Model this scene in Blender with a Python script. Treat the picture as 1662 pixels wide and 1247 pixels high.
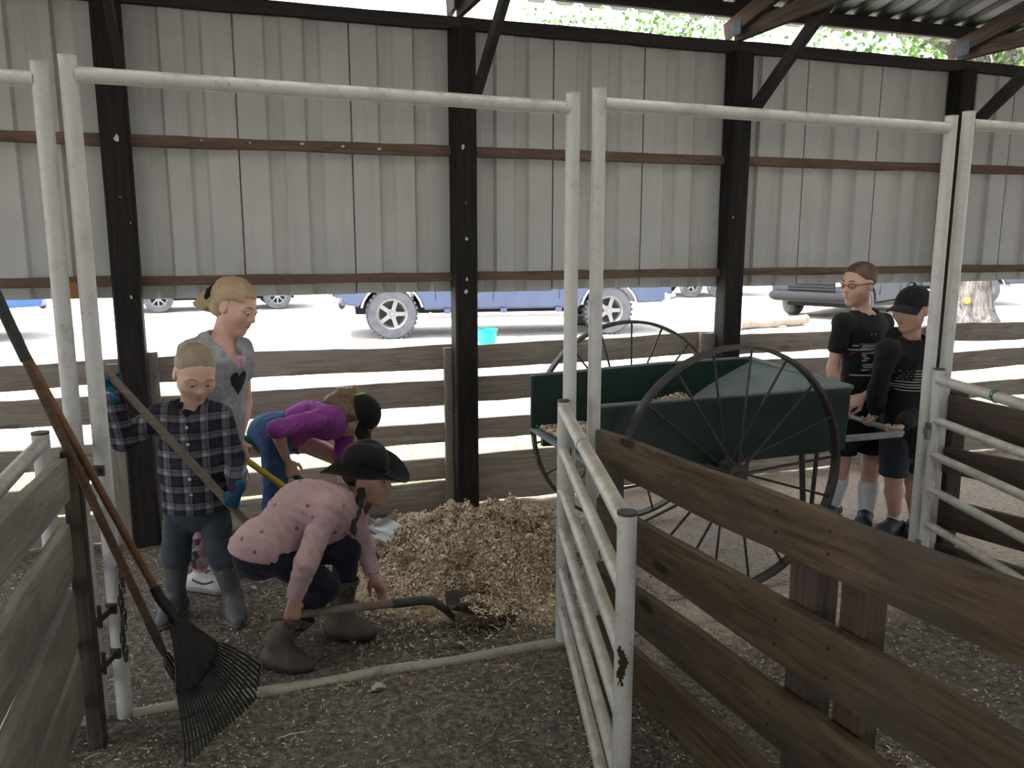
import bpy, bmesh, math, random
import numpy as np
from mathutils import Vector, Matrix, noise as mnoise
from mathutils.bvhtree import BVHTree

for o in list(bpy.data.objects): bpy.data.objects.remove(o)
SC = bpy.context.scene
COL = SC.collection
random.seed(7); RNG = np.random.default_rng(7)
PI = math.pi

# ------------------------------------------------------------------ camera, sky, sun, exposure
FPX, CX, CY = 1345.0, 831.0, 623.5
CAM_H, PITCH, YAW = 1.70, math.radians(10.0), math.radians(18.7)
cam_d = bpy.data.cameras.new('camera'); cam = bpy.data.objects.new('camera', cam_d); COL.objects.link(cam)
cam.location = (0, 0, CAM_H); cam.rotation_euler = (PI/2-PITCH, 0, -YAW)
cam_d.sensor_fit = 'HORIZONTAL'; cam_d.sensor_width = 36; cam_d.lens = 36*FPX/1662
cam_d.clip_start = .05; cam_d.clip_end = 400
SC.camera = cam

world = bpy.data.worlds.new('sky'); SC.world = world; world.use_nodes = True
wn = world.node_tree; wn.nodes.clear()
sky = wn.nodes.new('ShaderNodeTexSky'); sky.sky_type = 'NISHITA'; sky.sun_disc = False
sky.sun_elevation = math.radians(58); sky.sun_rotation = math.radians(285)
sky.air_density = 1.2; sky.dust_density = 4.0; sky.ozone_density = 1.0
smix = wn.nodes.new('ShaderNodeMix'); smix.data_type = 'RGBA'; smix.inputs[0].default_value = .55
smix.inputs[7].default_value = (8.2, 8.4, 8.6, 1)         # thin bright cloud over the blue
wbg = wn.nodes.new('ShaderNodeBackground'); wbg.inputs[1].default_value = .30
wout = wn.nodes.new('ShaderNodeOutputWorld')
wn.links.new(sky.outputs[0], smix.inputs[6]); wn.links.new(smix.outputs[2], wbg.inputs[0]); wn.links.new(wbg.outputs[0], wout.inputs[0])

sun_d = bpy.data.lights.new('sun', 'SUN'); sun = bpy.data.objects.new('sun', sun_d); COL.objects.link(sun)
sun_d.energy = 9.0; sun_d.angle = math.radians(1.0); sun_d.color = (1, .975, .93)
sun.rotation_euler = Vector((.55, .02, -.83)).to_track_quat('-Z', 'Y').to_euler()

SC.view_settings.view_transform = 'Standard'; SC.view_settings.look = 'None'
SC.view_settings.exposure = 1.2; SC.view_settings.gamma = 1.0; SC.view_settings.use_curve_mapping = False
try:
    SC.cycles.use_denoising = True; SC.cycles.max_bounces = 8; SC.cycles.diffuse_bounces = 5
    SC.cycles.transparent_max_bounces = 8; SC.cycles.sample_clamp_indirect = 6
except Exception: pass

# ------------------------------------------------------------------ measuring helpers (photo frame 1662 x 1247)
CR = np.array([math.cos(YAW), -math.sin(YAW), 0.]); CFH = np.array([math.sin(YAW), math.cos(YAW), 0.])
CF = CFH*math.cos(PITCH)+np.array([0, 0, -math.sin(PITCH)]); CU = CFH*math.sin(PITCH)+np.array([0, 0, math.cos(PITCH)])
C0 = np.array([0, 0, CAM_H])
def ray(x, y): return CF+CR*(x-CX)/FPX-CU*(y-CY)/FPX
def oz(x, y, z=0.): d = ray(x, y); return C0+d*(z-CAM_H)/d[2]      # the point on the level z seen there
def oy(x, y, Y): d = ray(x, y); return C0+d*Y/d[1]                 # the point on the plane parallel to the wall
def ox(x, y, X): d = ray(x, y); return C0+d*X/d[0]
def V(*a): return np.array(a, dtype=float)
def nrm(v): v = np.asarray(v, float); return v/np.linalg.norm(v)
RIGHT, TOCAM, UP = CR, -CFH, V(0, 0, 1)

# ------------------------------------------------------------------ object helpers
def tag(o, label=None, cat=None, group=None, kind=None):
    if label: o['label'] = label
    if cat: o['category'] = cat
    if group: o['group'] = group
    if kind: o['kind'] = kind
    return o
def empty(name, loc=(0, 0, 0)):
    o = bpy.data.objects.new(name, None); COL.objects.link(o); o.location = Vector(loc); o.empty_display_size = .1
    return o
def thing(name, label, cat, loc=(0, 0, 0), group=None): return tag(empty(name, loc), label, cat, group)
def wloc(o):
    v = Vector(o.location); p = o.parent
    while p: v += p.location; p = p.parent
    return v
def link(name, me, m=None, parent=None, mat=None):
    """mat is the WORLD matrix wanted (parents are never rotated)"""
    o = bpy.data.objects.new(name, me); COL.objects.link(o)
    if m is not None and len(me.materials) == 0: me.materials.append(m)
    M = mat.copy() if mat is not None else Matrix.Identity(4)
    if parent is not None:
        o.parent = parent; M.translation = M.translation-wloc(parent)
    o.matrix_basis = M
    return o
def local_mesh(name, verts, faces, m, parent=None, smooth=True, origin=None):
    """world coordinates in, object origin at the parent (or at origin)"""
    org = V(*wloc(parent)) if parent is not None else (V(*origin) if origin is not None else V(0, 0, 0))
    v = np.asarray(verts, float)-org
    me = bpy.data.meshes.new(name); me.from_pydata(v.tolist(), [], faces)
    if smooth: me.polygons.foreach_set('use_smooth', [True]*len(me.polygons))
    if m is not None: me.materials.append(m)
    o = bpy.data.objects.new(name, me); COL.objects.link(o)
    if parent is not None: o.parent = parent
    elif origin is not None: o.location = Vector(origin)
    return o
def bm_obj(name, bm, m, parent=None, mat=None, smooth=False, angle=None):
    bmesh.ops.recalc_face_normals(bm, faces=bm.faces)
    me = bpy.data.meshes.new(name); bm.to_mesh(me); bm.free()
    if smooth: me.polygons.foreach_set('use_smooth', [True]*len(me.polygons))
    if smooth and angle: me.set_sharp_from_angle(angle=math.radians(angle))
    return link(name, me, m, parent, mat)
def copy_tree(o, dloc=(0, 0, 0)):
    c = o.copy(); COL.objects.link(c); c.location = Vector(o.location)+Vector(dloc)
    def rec(a, b):
        for ch in list(a.children):
            d = ch.copy(); COL.objects.link(d); d.parent = b; d.matrix_basis = ch.matrix_basis.copy(); rec(ch, d)
    rec(o, c); return c
def frame(A, B, up=(0, 0, 1)):
    A, B = Vector(A), Vector(B); x = (B-A).normalized(); u = Vector(up)
    if abs(x.dot(u)) > .98: u = Vector((0, 1, 0))
    y = u.cross(x).normalized(); z = x.cross(y)
    M = Matrix((x, y, z)).transposed().to_4x4(); M.translation = A
    return M
def box_bm(bm, c, s, M=None):
    r = bmesh.ops.create_cube(bm, size=1); T = Matrix.Translation(c) @ Matrix.Diagonal((*s, 1))
    bmesh.ops.transform(bm, matrix=(M @ T) if M else T, verts=r['verts']); return r['verts']
def tube_bm(bm, pts, r, seg=12, caps=True, closed=False):
    pts = [Vector(p) for p in pts]; n = len(pts); rs = r if isinstance(r, (list, tuple, np.ndarray)) else [r]*n
    rings = []; prev = None
    for i, p in enumerate(pts):
        if closed: t = (pts[(i+1) % n]-pts[i-1]).normalized()
        else: t = (pts[min(i+1, n-1)]-pts[max(i-1, 0)]).normalized()
        if prev is None:
            a = Vector((0, 0, 1)) if abs(t.z) < .9 else Vector((0, 1, 0)); u = t.cross(a).normalized()
        else: u = (prev-t*prev.dot(t)).normalized()
        prev = u; w = t.cross(u)
        rings.append([bm.verts.new(p+(u*math.cos(2*PI*k/seg)+w*math.sin(2*PI*k/seg))*rs[i]) for k in range(seg)])
    for i in range(n if closed else n-1):
        a, b = rings[i], rings[(i+1) % n]
        for k in range(seg): bm.faces.new((a[k], a[(k+1) % seg], b[(k+1) % seg], b[k]))
    if caps and not closed: bm.faces.new(rings[0][::-1]); bm.faces.new(rings[-1])
def tube(name, pts, r, m, parent=None, seg=12, closed=False, angle=50):
    """tube through world points; the first point is its origin"""
    bm = bmesh.new(); p0 = Vector(pts[0]); tube_bm(bm, [Vector(p)-p0 for p in pts], r, seg, True, closed)
    return bm_obj(name, bm, m, parent, Matrix.Translation(p0), True, angle)
def pipe(name, A, B, r, m, parent=None, seg=16, dents=0):
    """straight pipe, local x along it"""
    L = (Vector(B)-Vector(A)).length; bm = bmesh.new()
    tube_bm(bm, [(L*i/6, 0, 0) for i in range(7)], r, seg)
    return bm_obj(name, bm, m, parent, frame(A, B), True, 50)
def plank(name, A, B, h, t, m, parent=None, up=(0, 0, 1), wav=.006, seed=0, nx=14, bow=0.0, ends=.006):
    """sawn board: A, B are the middles of its two ends; h across, t thick, wavy edges"""
    L = (Vector(B)-Vector(A)).length; bm = bmesh.new(); rows = []
    prof = [(-.5, -.5), (-.42, -.5), (0, -.5), (.42, -.5), (.5, -.5), (.5, .5), (.42, .5), (0, .5), (-.42, .5), (-.5, .5)]
    for i in range(nx+1):
        x = L*i/nx; s = seed*13.7
        et = mnoise.noise((x*2.1+s, 3.1, s))*wav+mnoise.noise((x*9+s, 1.1, s))*wav*.35
        eb = mnoise.noise((x*2.3+s, 7.7, s))*wav+mnoise.noise((x*8+s, 4.1, s))*wav*.35
        by = math.sin(PI*i/nx)*bow+mnoise.noise((x*1.1, s, 5))*wav*.5
        row = []
        for (pz, py) in prof:
            c = .86 if abs(pz) == .5 else 1.0
            z = pz*h+(et if pz > .2 else eb if pz < -.2 else 0)
            xx = x+((mnoise.noise((z*30, s, i))*ends) if i in (0, nx) else 0)
            row.append(bm.verts.new((xx, py*t*c+by, z)))
        rows.append(row)
    n = len(prof)
    for a, b in zip(rows, rows[1:]):
        for k in range(n): bm.faces.new((a[k], a[(k+1) % n], b[(k+1) % n], b[k]))
    bm.faces.new(rows[0]); bm.faces.new(rows[-1][::-1])
    return bm_obj(name, bm, m, parent, frame(A, B, up), True, 35)
def lathe_bm(bm, prof, seg=24, M=None, a0=0, close=False):
    """prof: (r, z) list about local z"""
    rings = []
    for (r, z) in prof:
        rings.append([bm.verts.new((r*math.cos(2*PI*k/seg), r*math.sin(2*PI*k/seg), z)) for k in range(seg)])
    for a, b in zip(rings, rings[1:]+([rings[0]] if close else [])):
        for k in range(seg): bm.faces.new((a[k], a[(k+1) % seg], b[(k+1) % seg], b[k]))
    if not close:
        if prof[0][0] > 1e-4: bm.faces.new(rings[0][::-1])
        if prof[-1][0] > 1e-4: bm.faces.new(rings[-1])
    if M is not None:
        bmesh.ops.transform(bm, matrix=M, verts=[v for r in rings for v in r])

# ------------------------------------------------------------------ materials
def nt(name, rough=.8, spec=.3, metal=0):
    m = bpy.data.materials.new(name); m.use_nodes = True; t = m.node_tree
    b = t.nodes['Principled BSDF']; b.inputs['Roughness'].default_value = rough; b.inputs['Metallic'].default_value = metal
    b.inputs['Specular IOR Level'].default_value = spec
    return m, t, b
def c4(c): return (c[0], c[1], c[2], 1)
def N(t, kind, **kw):
    n = t.nodes.new(kind)
    for k, v in kw.items():
        if k.startswith('i_'): n.inputs[int(k[2:]) if k[2:].isdigit() else k[2:].replace('_', ' ')].default_value = v
        else: setattr(n, k, v)
    return n
def ramp(t, src, stops):
    r = t.nodes.new('ShaderNodeValToRGB'); e = r.color_ramp.elements
    while len(e) < len(stops): e.new(.5)
    for el, (p, c) in zip(e, stops): el.position = p; el.color = c4(c) if len(c) == 3 else c
    t.links.new(src, r.inputs[0]); return r
def mixc(t, fac, a, b, mode='MIX'):
    n = t.nodes.new('ShaderNodeMix'); n.data_type = 'RGBA'; n.blend_type = mode
    for s, i in ((fac, 0), (a, 6), (b, 7)):
        if hasattr(s, 'is_linked') or hasattr(s, 'links'): t.links.new(s, n.inputs[i])
        elif i == 0: n.inputs[0].default_value = s
        else: n.inputs[i].default_value = c4(s)
    return n.outputs[2]
def coords(t, scale=(1, 1, 1), rnd=True, coord='Object', rot=(0, 0, 0)):
    tc = t.nodes.new('ShaderNodeTexCoord'); mp = t.nodes.new('ShaderNodeMapping')
    mp.inputs['Scale'].default_value = scale; mp.inputs['Rotation'].default_value = rot
    t.links.new(tc.outputs[coord], mp.inputs[0])
    if rnd:
        oi = t.nodes.new('ShaderNodeObjectInfo'); mu = t.nodes.new('ShaderNodeMath'); mu.operation = 'MULTIPLY'; mu.inputs[1].default_value = 37.0
        t.links.new(oi.outputs['Random'], mu.inputs[0]); t.links.new(mu.outputs[0], mp.inputs['Location'])
    return mp.outputs[0]
def noise(t, vec, scale, detail=4, rough=.6, dist=0):
    n = N(t, 'ShaderNodeTexNoise'); n.inputs['Scale'].default_value = scale; n.inputs['Detail'].default_value = detail
    n.inputs['Roughness'].default_value = rough; n.inputs['Distortion'].default_value = dist
    t.links.new(vec, n.inputs['Vector']); return n.outputs['Fac']
def bump(t, b, h, strength=.3, dist=.01):
    n = N(t, 'ShaderNodeBump'); n.inputs['Strength'].default_value = strength; n.inputs['Distance'].default_value = dist
    t.links.new(h, n.inputs['Height']); t.links.new(n.outputs[0], b.inputs['Normal'])
def flat(name, c1, c2=None, scale=8, rough=.7, metal=0, spec=.3, bmp=0, bscale=60, stretch=(1, 1, 1)):
    m, t, b = nt(name, rough, spec, metal)
    c2 = c2 or tuple(x*.75 for x in c1); v = coords(t, stretch)
    r = ramp(t, noise(t, v, scale, 5), [(.3, c1), (.7, c2)]); t.links.new(r.outputs[0], b.inputs['Base Color'])
    if bmp: bump(t, b, noise(t, v, bscale, 3), bmp, .004)
    return m
def wood(name, c1, c2, dark, rough=.85, knots=.6, gr=1.0, weather=None):
    m, t, b = nt(name, rough, .2); v = coords(t, (1.1*gr, 16*gr, 16*gr)); v2 = coords(t, (1, 1, 1))
    g = noise(t, v, 2.2, 8, .68, 1.3); big = noise(t, v2, 2.3, 3)
    col = ramp(t, g, [(.28, dark), (.45, c1), (.68, c2)]).outputs[0]
    col = mixc(t, ramp(t, big, [(.35, (0, 0, 0)), (.7, (1, 1, 1))]).outputs[0], col, mixc(t, .45, col, dark))
    if weather: col = mixc(t, ramp(t, noise(t, coords(t, (1, 3, 3)), 2.6, 5, .65), [(.46, (0, 0, 0)), (.62, (.75, .75, .75))]).outputs[0], col, weather)
    vk = coords(t, (2.2, .01, 6.5)); vo = N(t, 'ShaderNodeTexVoronoi'); vo.inputs['Scale'].default_value = 1.0; t.links.new(vk, vo.inputs['Vector'])
    k = ramp(t, vo.outputs['Distance'], [(.10, (1, 1, 1)), (.17, (0, 0, 0))]).outputs[0]
    mu = N(t, 'ShaderNodeMath', operation='MULTIPLY'); mu.inputs[1].default_value = knots; t.links.new(k, mu.inputs[0])
    col = mixc(t, mu.outputs[0], col, tuple(x*.45 for x in dark))
    t.links.new(col, b.inputs['Base Color']); bump(t, b, g, .35, .006)
    return m
def paint_pipe(name, base, dirt, amt=.5, topdirt=False):
    m, t, b = nt(name, .45, .4); v = coords(t, (1, 1, 1)); n1 = noise(t, v, 14, 6, .7); n2 = noise(t, v, 70, 3)
    col = mixc(t, ramp(t, n2, [(.62, (0, 0, 0)), (.72, (.6, .6, .6))]).outputs[0], base, dirt)
    col = mixc(t, ramp(t, n1, [(.5, (0, 0, 0)), (.75, (amt, amt, amt))]).outputs[0], col, dirt)
    if topdirt:                                          # settled dust, a layer on the pipe's upper side
        tc = N(t, 'ShaderNodeTexCoord'); sp = N(t, 'ShaderNodeSeparateXYZ'); t.links.new(tc.outputs['Object'], sp.inputs[0])
        ad = N(t, 'ShaderNodeMath', operation='MULTIPLY_ADD'); ad.inputs[1].default_value = .035; t.links.new(n1, ad.inputs[0]); t.links.new(sp.outputs['Z'], ad.inputs[2])
        col = mixc(t, ramp(t, ad.outputs[0], [(.030, (0, 0, 0)), (.040, (.75, .75, .75))]).outputs[0], col, dirt)
    t.links.new(col, b.inputs['Base Color']); bump(t, b, n1, .1, .003)
    return m
def island(name, stops, rough=.85, transl=0, damp=None):
    m, t, b = nt(name, rough, .15); g = N(t, 'ShaderNodeNewGeometry'); r = ramp(t, g.outputs['Random Per Island'], stops)
    t.links.new(r.outputs[0], b.inputs['Base Color'])
    if damp:                                            # clumps that are still wet and dark
        d = ramp(t, noise(t, coords(t, (1, 1, 1), False), damp, 5, .7), [(.51, (0, 0, 0)), (.64, (.85, .85, .85))]).outputs[0]
        t.links.new(mixc(t, d, r.outputs[0], mixc(t, 1.0, r.outputs[0], (.42, .36, .30), 'MULTIPLY')), b.inputs['Base Color'])
    if transl:
        tr = N(t, 'ShaderNodeBsdfTranslucent'); mx = N(t, 'ShaderNodeMixShader'); mx.inputs[0].default_value = transl
        t.links.new(r.outputs[0], tr.inputs[0]); t.links.new(b.outputs[0], mx.inputs[1]); t.links.new(tr.outputs[0], mx.inputs[2])
        t.links.new(mx.outputs[0], t.nodes['Material Output'].inputs[0])
    return m
M = dict(
    post=wood('creosoted_post', (.013, .011, .010), (.027, .022, .020), (.007, .006, .006), .8, .2),
    rail=wood('weathered_rail', (.255, .22, .185), (.37, .33, .285), (.13, .108, .09)),
    cleat=wood('weathered_cleat', (.24, .205, .175), (.33, .29, .25), (.14, .115, .10), knots=.3),
    girt=wood('brown_girt', (.115, .075, .055), (.17, .12, .09), (.06, .04, .03), knots=.4),
    truss=wood('dark_truss', (.085, .062, .048), (.14, .105, .085), (.04, .03, .024), knots=.3),
    header=wood('dark_header', (.035, .030, .028), (.055, .047, .043), (.018, .016, .015), knots=.2),
    warm=wood('warm_plank', (.085, .058, .034), (.150, .106, .064), (.030, .021, .015), gr=1.0, knots=.9, weather=(.058, .048, .043)),
    pale=wood('pale_plank', (.19, .165, .14), (.27, .24, .205), (.10, .084, .07), knots=.5, weather=(.125, .108, .094)),
    dkplank=wood('dark_brown_plank', (.075, .055, .046), (.11, .08, .068), (.038, .028, .024)),  # darker brown wood for the right partition and two posts
    dpost=wood('dark_partition_post', (.06, .045, .036), (.10, .075, .06), (.03, .022, .018), knots=.2),
    pipe=paint_pipe('white_pipe_paint', (.50, .50, .48), (.24, .215, .18), .45),
    toppipe=paint_pipe('dusty_white_pipe', (.54, .535, .505), (.20, .16, .125), .4, True),
    gate=paint_pipe('dusty_gate_pipe', (.44, .43, .40), (.26, .22, .165), .75, True),
    black=flat('black_plastic', (.012, .012, .013), (.022, .022, .022), 10, .45),
    rubber=flat('black_rubber', (.02, .02, .021), (.035, .034, .033), 10, .8),
    steel=flat('dull_steel', (.23, .235, .25), (.34, .345, .36), 14, .4, .7),
    iron=flat('dark_iron', (.045, .042, .042), (.085, .075, .068), 20, .55, .5),
    chain=flat('rusty_chain', (.05, .04, .035), (.10, .07, .05), 30, .6, .6),
    plate=flat('galvanised_plate', (.05, .062, .08), (.09, .108, .13), 30, .75, .15),
)
# ------------------------------------------------------------------ THE BARN: back wall
WY = 4.90; BAY = 1.872; POSTX = [1.35+BAY*i for i in range(-4, 6)]
wall = tag(empty('wall_back', (0, WY, 0)), kind='structure')
m_sid, t, b = nt('white_siding_paint', .55, .3)
v = coords(t, (1, 1, 1), True); st = coords(t, (6, 6, .5), True)
col = ramp(t, noise(t, v, 3.0, 5, .6), [(.35, (.37, .37, .355)), (.7, (.42, .42, .405))]).outputs[0]
col = mixc(t, ramp(t, noise(t, st, 2.2, 3), [(.52, (0, 0, 0)), (.74, (.45, .45, .45))]).outputs[0], col, (.30, .29, .27))
vo = N(t, 'ShaderNodeTexVoronoi'); vo.inputs['Scale'].default_value = 2.2; t.links.new(v, vo.inputs['Vector'])
wob = N(t, 'ShaderNodeMath', operation='MULTIPLY_ADD'); wob.inputs[1].default_value = .05; t.links.new(noise(t, v, 45, 3), wob.inputs[0]); t.links.new(vo.outputs['Distance'], wob.inputs[2])
col = mixc(t, ramp(t, wob.outputs[0], [(.05, (.8, .8, .8)), (.068, (0, 0, 0))]).outputs[0], col, (.16, .135, .10))   # old wasp nests and mud spots
t.links.new(col, b.inputs['Base Color'])
def sheet(bm, rows):
    n = len(rows[0])
    for a, b_ in zip(rows, rows[1:]):
        for k in range(n): bm.faces.new((a[k], a[(k+1) % n], b_[(k+1) % n], b_[k]))
    for r in (rows[0], rows[-1]):
        for k in range(n//2-1): bm.faces.new((r[k], r[k+1], r[n-2-k], r[n-1-k]))
def siding_panel(x0, x1, z0, z1):
    prof = []; w = x1-x0
    for k, c in enumerate((.0, .20*w/.622, .41*w/.622, w)):
        if k in (1, 2):
            prof += [(c-.050, 0), (c-.034, .024), (c+.034, .024), (c+.050, 0)]
    prof = [(0, .034), (.001, 0), (.02, 0)]+prof+[(w-.03, 0), (w-.0085, 0), (w-.008, .036), (w+.012, .036)]
    bm = bmesh.new(); zs = np.linspace(z0, z1, 5); loop = prof+[(x, y+.0015) for x, y in prof[::-1]]
    rows = [[bm.verts.new((x, y, z)) for x, y in loop] for z in zs]; sheet(bm, rows)
    return bm_obj('siding_panel', bm, m_sid, wall, Matrix.Translation((x0, WY+.075, 0)))
for n in range(-13, 19):
    siding_panel(.092+.622*n, .092+.622*(n+1), 1.372+.006*math.sin(n*2.3), 2.94)
for i, x in enumerate(POSTX):
    o = plank('post', (x, WY, -.12), (x, WY, 2.885), .138, .138, M['post'], wall, up=(0, 1, 0), wav=.006, seed=i)
for i in range(len(POSTX)-1):
    x0, x1 = POSTX[i]+.069, POSTX[i+1]-.069
    plank('girt', (x0, WY+.045, 2.208), (x1, WY+.045, 2.208), .058, .045, M['girt'], wall, wav=.007, seed=20+i)
    plank('girt', (x0, WY+.045, 1.468), (x1, WY+.045, 1.468), .050, .045, M['girt'], wall, wav=.008, seed=30+i)
    plank('header_beam', (POSTX[i]+.002, WY+.03, 2.923), (POSTX[i+1]-.002, WY+.03, 2.923), .070, .05, M['header'], wall, wav=.008, seed=40+i)
wallf = tag(empty('wall_front_added', (0, -10.1, 0)), kind='structure')       # unseen matching wall added behind the camera to cut the front light
bm = bmesh.new(); xs_ = np.arange(-11.4, 18, .1); pr = [(x, -.0 if i % 6 < 4 else .016) for i, x in enumerate(xs_)]; loop_ = pr+[(x, y+.0015) for x, y in pr[::-1]]
sheet(bm, [[bm.verts.new((x, y, z)) for x, y in loop_] for z in (1.372, 2.94)]); bm_obj('siding', bm, m_sid, wallf, Matrix.Translation((0, -10.1, 0)))
# pale flakes of paint and paper left on the girts, posts
def scrap(px, py, w, h, m, seed, nm='paper_scrap', Y=WY+.018):
    p = oy(px, py, Y); bm = bmesh.new(); r = random.Random(seed)
    pts = [(math.cos(2*PI*k/7)*w/2*r.uniform(.35, 1.2), r.uniform(-.003, 0), math.sin(2*PI*k/7)*h/2*r.uniform(.35, 1.2)) for k in range(7)]
    a = [bm.verts.new(q) for q in pts]; c = [bm.verts.new((q[0], q[1]+.003, q[2])) for q in pts]
    bm.faces.new(a); bm.faces.new(c[::-1])
    for k in range(7): bm.faces.new((a[k], a[(k+1) % 7], c[(k+1) % 7], c[k]))
    return bm_obj(nm, bm, m, wall, Matrix.Translation(p))
m_paper = flat('old_paper', (.55, .55, .52), (.36, .36, .34), 30, .85)
for k, (px, py) in enumerate(((490, 233), (557, 237), (616, 242), (406, 231), (327, 228))): scrap(px, py, .030 if k < 3 else .012, .016, m_paper, k)
for k, (px, py, w) in enumerate(((189, 224, .05), (752, 239, .04), (757, 388, .035), (756, 330, .014), (212, 362, .014), (195, 320, .012), (1193, 190, .04), (1190, 353, .02), (757, 474, .04), (758, 453, .03), (213, 483, .03))):
    scrap(px, py, w*.6, w*.8, m_paper, 50+k, Y=WY-.072)
m_card = flat('stained_board', (.27, .13, .05), (.19, .09, .035), 9, .8)
tt = plank('board_scrap', oy(107, 471, WY-.005)-V(0, 0, 0), oy(139, 471, WY-.005), .085, .012, m_card, wall, wav=.012, seed=61, nx=6)

# ------------------------------------------------------------------ roof and trusses
RS = .22; RZ0 = 3.192
def roofz(y): return RZ0+RS*(WY+.02-y)
RIDGE = -2.6
def roofz2(y): return roofz(y) if y > RIDGE else roofz(RIDGE)-RS*(RIDGE-y)
ceil = tag(empty('ceiling', (0, 0, 3.2)), kind='structure')
m_roof = flat('galvanised_roof', (.10, .11, .115), (.15, .16, .165), 5, .45, .6)
m_added_sheet, t, b = nt('added_milky_fibreglass', .6, .2); b.inputs['Base Color'].default_value = (.75, .76, .72, 1)  # for the added roof sheets that let extra light in from above
tr = N(t, 'ShaderNodeBsdfTranslucent'); tr.inputs[0].default_value = (.80, .80, .74, 1); mx = N(t, 'ShaderNodeMixShader'); mx.inputs[0].default_value = .42
t.links.new(b.outputs[0], mx.inputs[1]); t.links.new(tr.outputs[0], mx.inputs[2]); t.links.new(mx.outputs[0], t.nodes['Material Output'].inputs[0])
def roof_sheet(x0, x1, ya, yb, m=None, nm='roof_sheet'):
    prof = []; n = int(round((x1-x0)/.19))
    for k in range(n):
        c = x0+(x1-x0)*(k+.5)/n
        prof += [(c-.095, 0), (c-.045, 0), (c-.025, .028), (c+.025, .028), (c+.045, 0)]
    prof.append((x1, 0)); bm = bmesh.new()
    ys = [ya, (ya+yb)/2, yb]; loop = prof+[(x, z+.0015) for x, z in prof[::-1]]
    if m is not None:
        rw = [[bm.verts.new((x, y, roofz2(y)+z-3.2)) for x, z in prof] for y in ys]
        for a, b_ in zip(rw, rw[1:]):
            for q in range(len(prof)-1): bm.faces.new((a[q], a[q+1], b_[q+1], b_[q]))
        return bm_obj(nm, bm, m, ceil, Matrix.Translation((0, 0, 3.2)))
    rows = [[bm.verts.new((x, y, roofz2(y)+z-3.2)) for x, z in loop] for y in ys]; sheet(bm, rows)
    return bm_obj(nm, bm, m or m_roof, ceil, Matrix.Translation((0, 0, 3.2)))
for k in range(31):
    x0 = -11.4+.95*k
    if k in (10, 12, 14, 16):                            # unseen milky sheets added to the roof to light the pile and floor
        roof_sheet(x0, x0+.949, 5.15, 3.9); roof_sheet(x0, x0+.949, 3.9, 1.7, m_added_sheet, 'added_light_sheet'); roof_sheet(x0, x0+.949, 1.7, RIDGE)
    else: roof_sheet(x0, x0+.949, 5.15, RIDGE)
    roof_sheet(x0, x0+.949, RIDGE, -10.2)
for y in (4.92, 3.6, 2.3, 1.0, -.4, -1.8, -4.2, -6.2, -8.2, -10):
    z = roofz2(y)-.047
    for i in range(len(POSTX)-1): plank('purlin', (POSTX[i]+.001, y, z), (POSTX[i+1]-.001, y, z), .085, .045, M['truss'] if y < 4.9 else M['header'], ceil, wav=.004, seed=70+i)
for i, x in enumerate(POSTX):
    zc = 3.052
    plank('top_chord', (x-.045, 5.00, roofz(5.0)-.147), (x-.045, RIDGE, roofz(RIDGE)-.147), .105, .038, M['truss'], ceil, seed=90+i)
    plank('top_chord', (x-.045, RIDGE-.002, roofz(RIDGE)-.147), (x-.045, -10, roofz2(-10)-.147), .105, .038, M['truss'], ceil, seed=190+i)
    plank('bottom_chord', (x+.002, 4.95, 3.01), (x+.002, -9.9, 3.01), .10, .038, M['truss'], ceil, seed=100+i, nx=24)
    plank('knee_brace', (x+.062, 4.84, 2.50), (x+.062, 4.10, 3.04), .085, .038, M['header'], ceil, seed=110+i)
    for (ya, yb) in ((3.2, 1.9), (1.9, .6)): plank('web_member', (x-.022-.064, ya, 3.02), (x-.022-.064, yb, roofz(yb)-.16), .085, .034, M['truss'], ceil, seed=115+i)
    for s in (-.066, .024):                         # toothed plates at the heel of the truss
        bm = bmesh.new(); box_bm(bm, (0, 0, 0), (.0018, .115, .085))
        for a in range(6):
            for c in range(8): box_bm(bm, (.0018, -.048+.0138*c, -.034+.0136*a), (.0016, .005, .009))
        bm_obj('nail_plate', bm, M['plate'], ceil, Matrix.Translation((x+s, 4.86, 3.02)))

# ------------------------------------------------------------------ floor (dirt) and the ground outside
def gnoise(x, y, s, o=0): return mnoise.noise((x*s+o, y*s-o, o*.37))
def ramps(a, b_, x): return float(np.clip((x-a)/(b_-a), 0, 1))
def pile_h(x, y):
    h = .20*math.exp(-(((x-1.25)/.42)**2+((y-3.95)/.42)**2)**1.3)
    h += .15*math.exp(-(((x-1.22)/.32)**2+((y-3.68)/.19)**2)**1.6)
    h += .10*math.exp(-(((x-.90)/.30)**2+((y-4.35)/.30)**2))+.07*math.exp(-(((x-1.6)/.3)**2+((y-4.2)/.35)**2))
    h += .045*math.exp(-(((x-1.1)/.62)**2+((y-4.2)/.62)**2)**2)
    return h
def floor_z(x, y):
    z = .012*gnoise(x, y, 1.6)+.010*gnoise(x, y, 5, 3)+.005*gnoise(x, y, 17, 9)
    z += .035*math.exp(-((y-2.75)/.22)**2)*math.exp(-((x+.35)/.45)**2)+.03*math.exp(-((y-2.7)/.16)**2)*ramps(.3, .5, x)*ramps(1.3, 1.1, x)
    z -= .012*math.exp(-((x-.45)/.5)**2-((y-2.1)/.5)**2)
    return z-.012
m_floor, t, b = nt('barn_dirt', .95, .1)
v = coords(t, (1, 1, 1), False)
n1 = noise(t, v, 2.2, 6, .7); n2 = noise(t, v, 38, 5, .75); n3 = noise(t, v, 130, 3, .7)
col = ramp(t, n2, [(.33, (.065, .054, .046)), (.5, (.155, .132, .112)), (.68, (.32, .275, .235))]).outputs[0]
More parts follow.
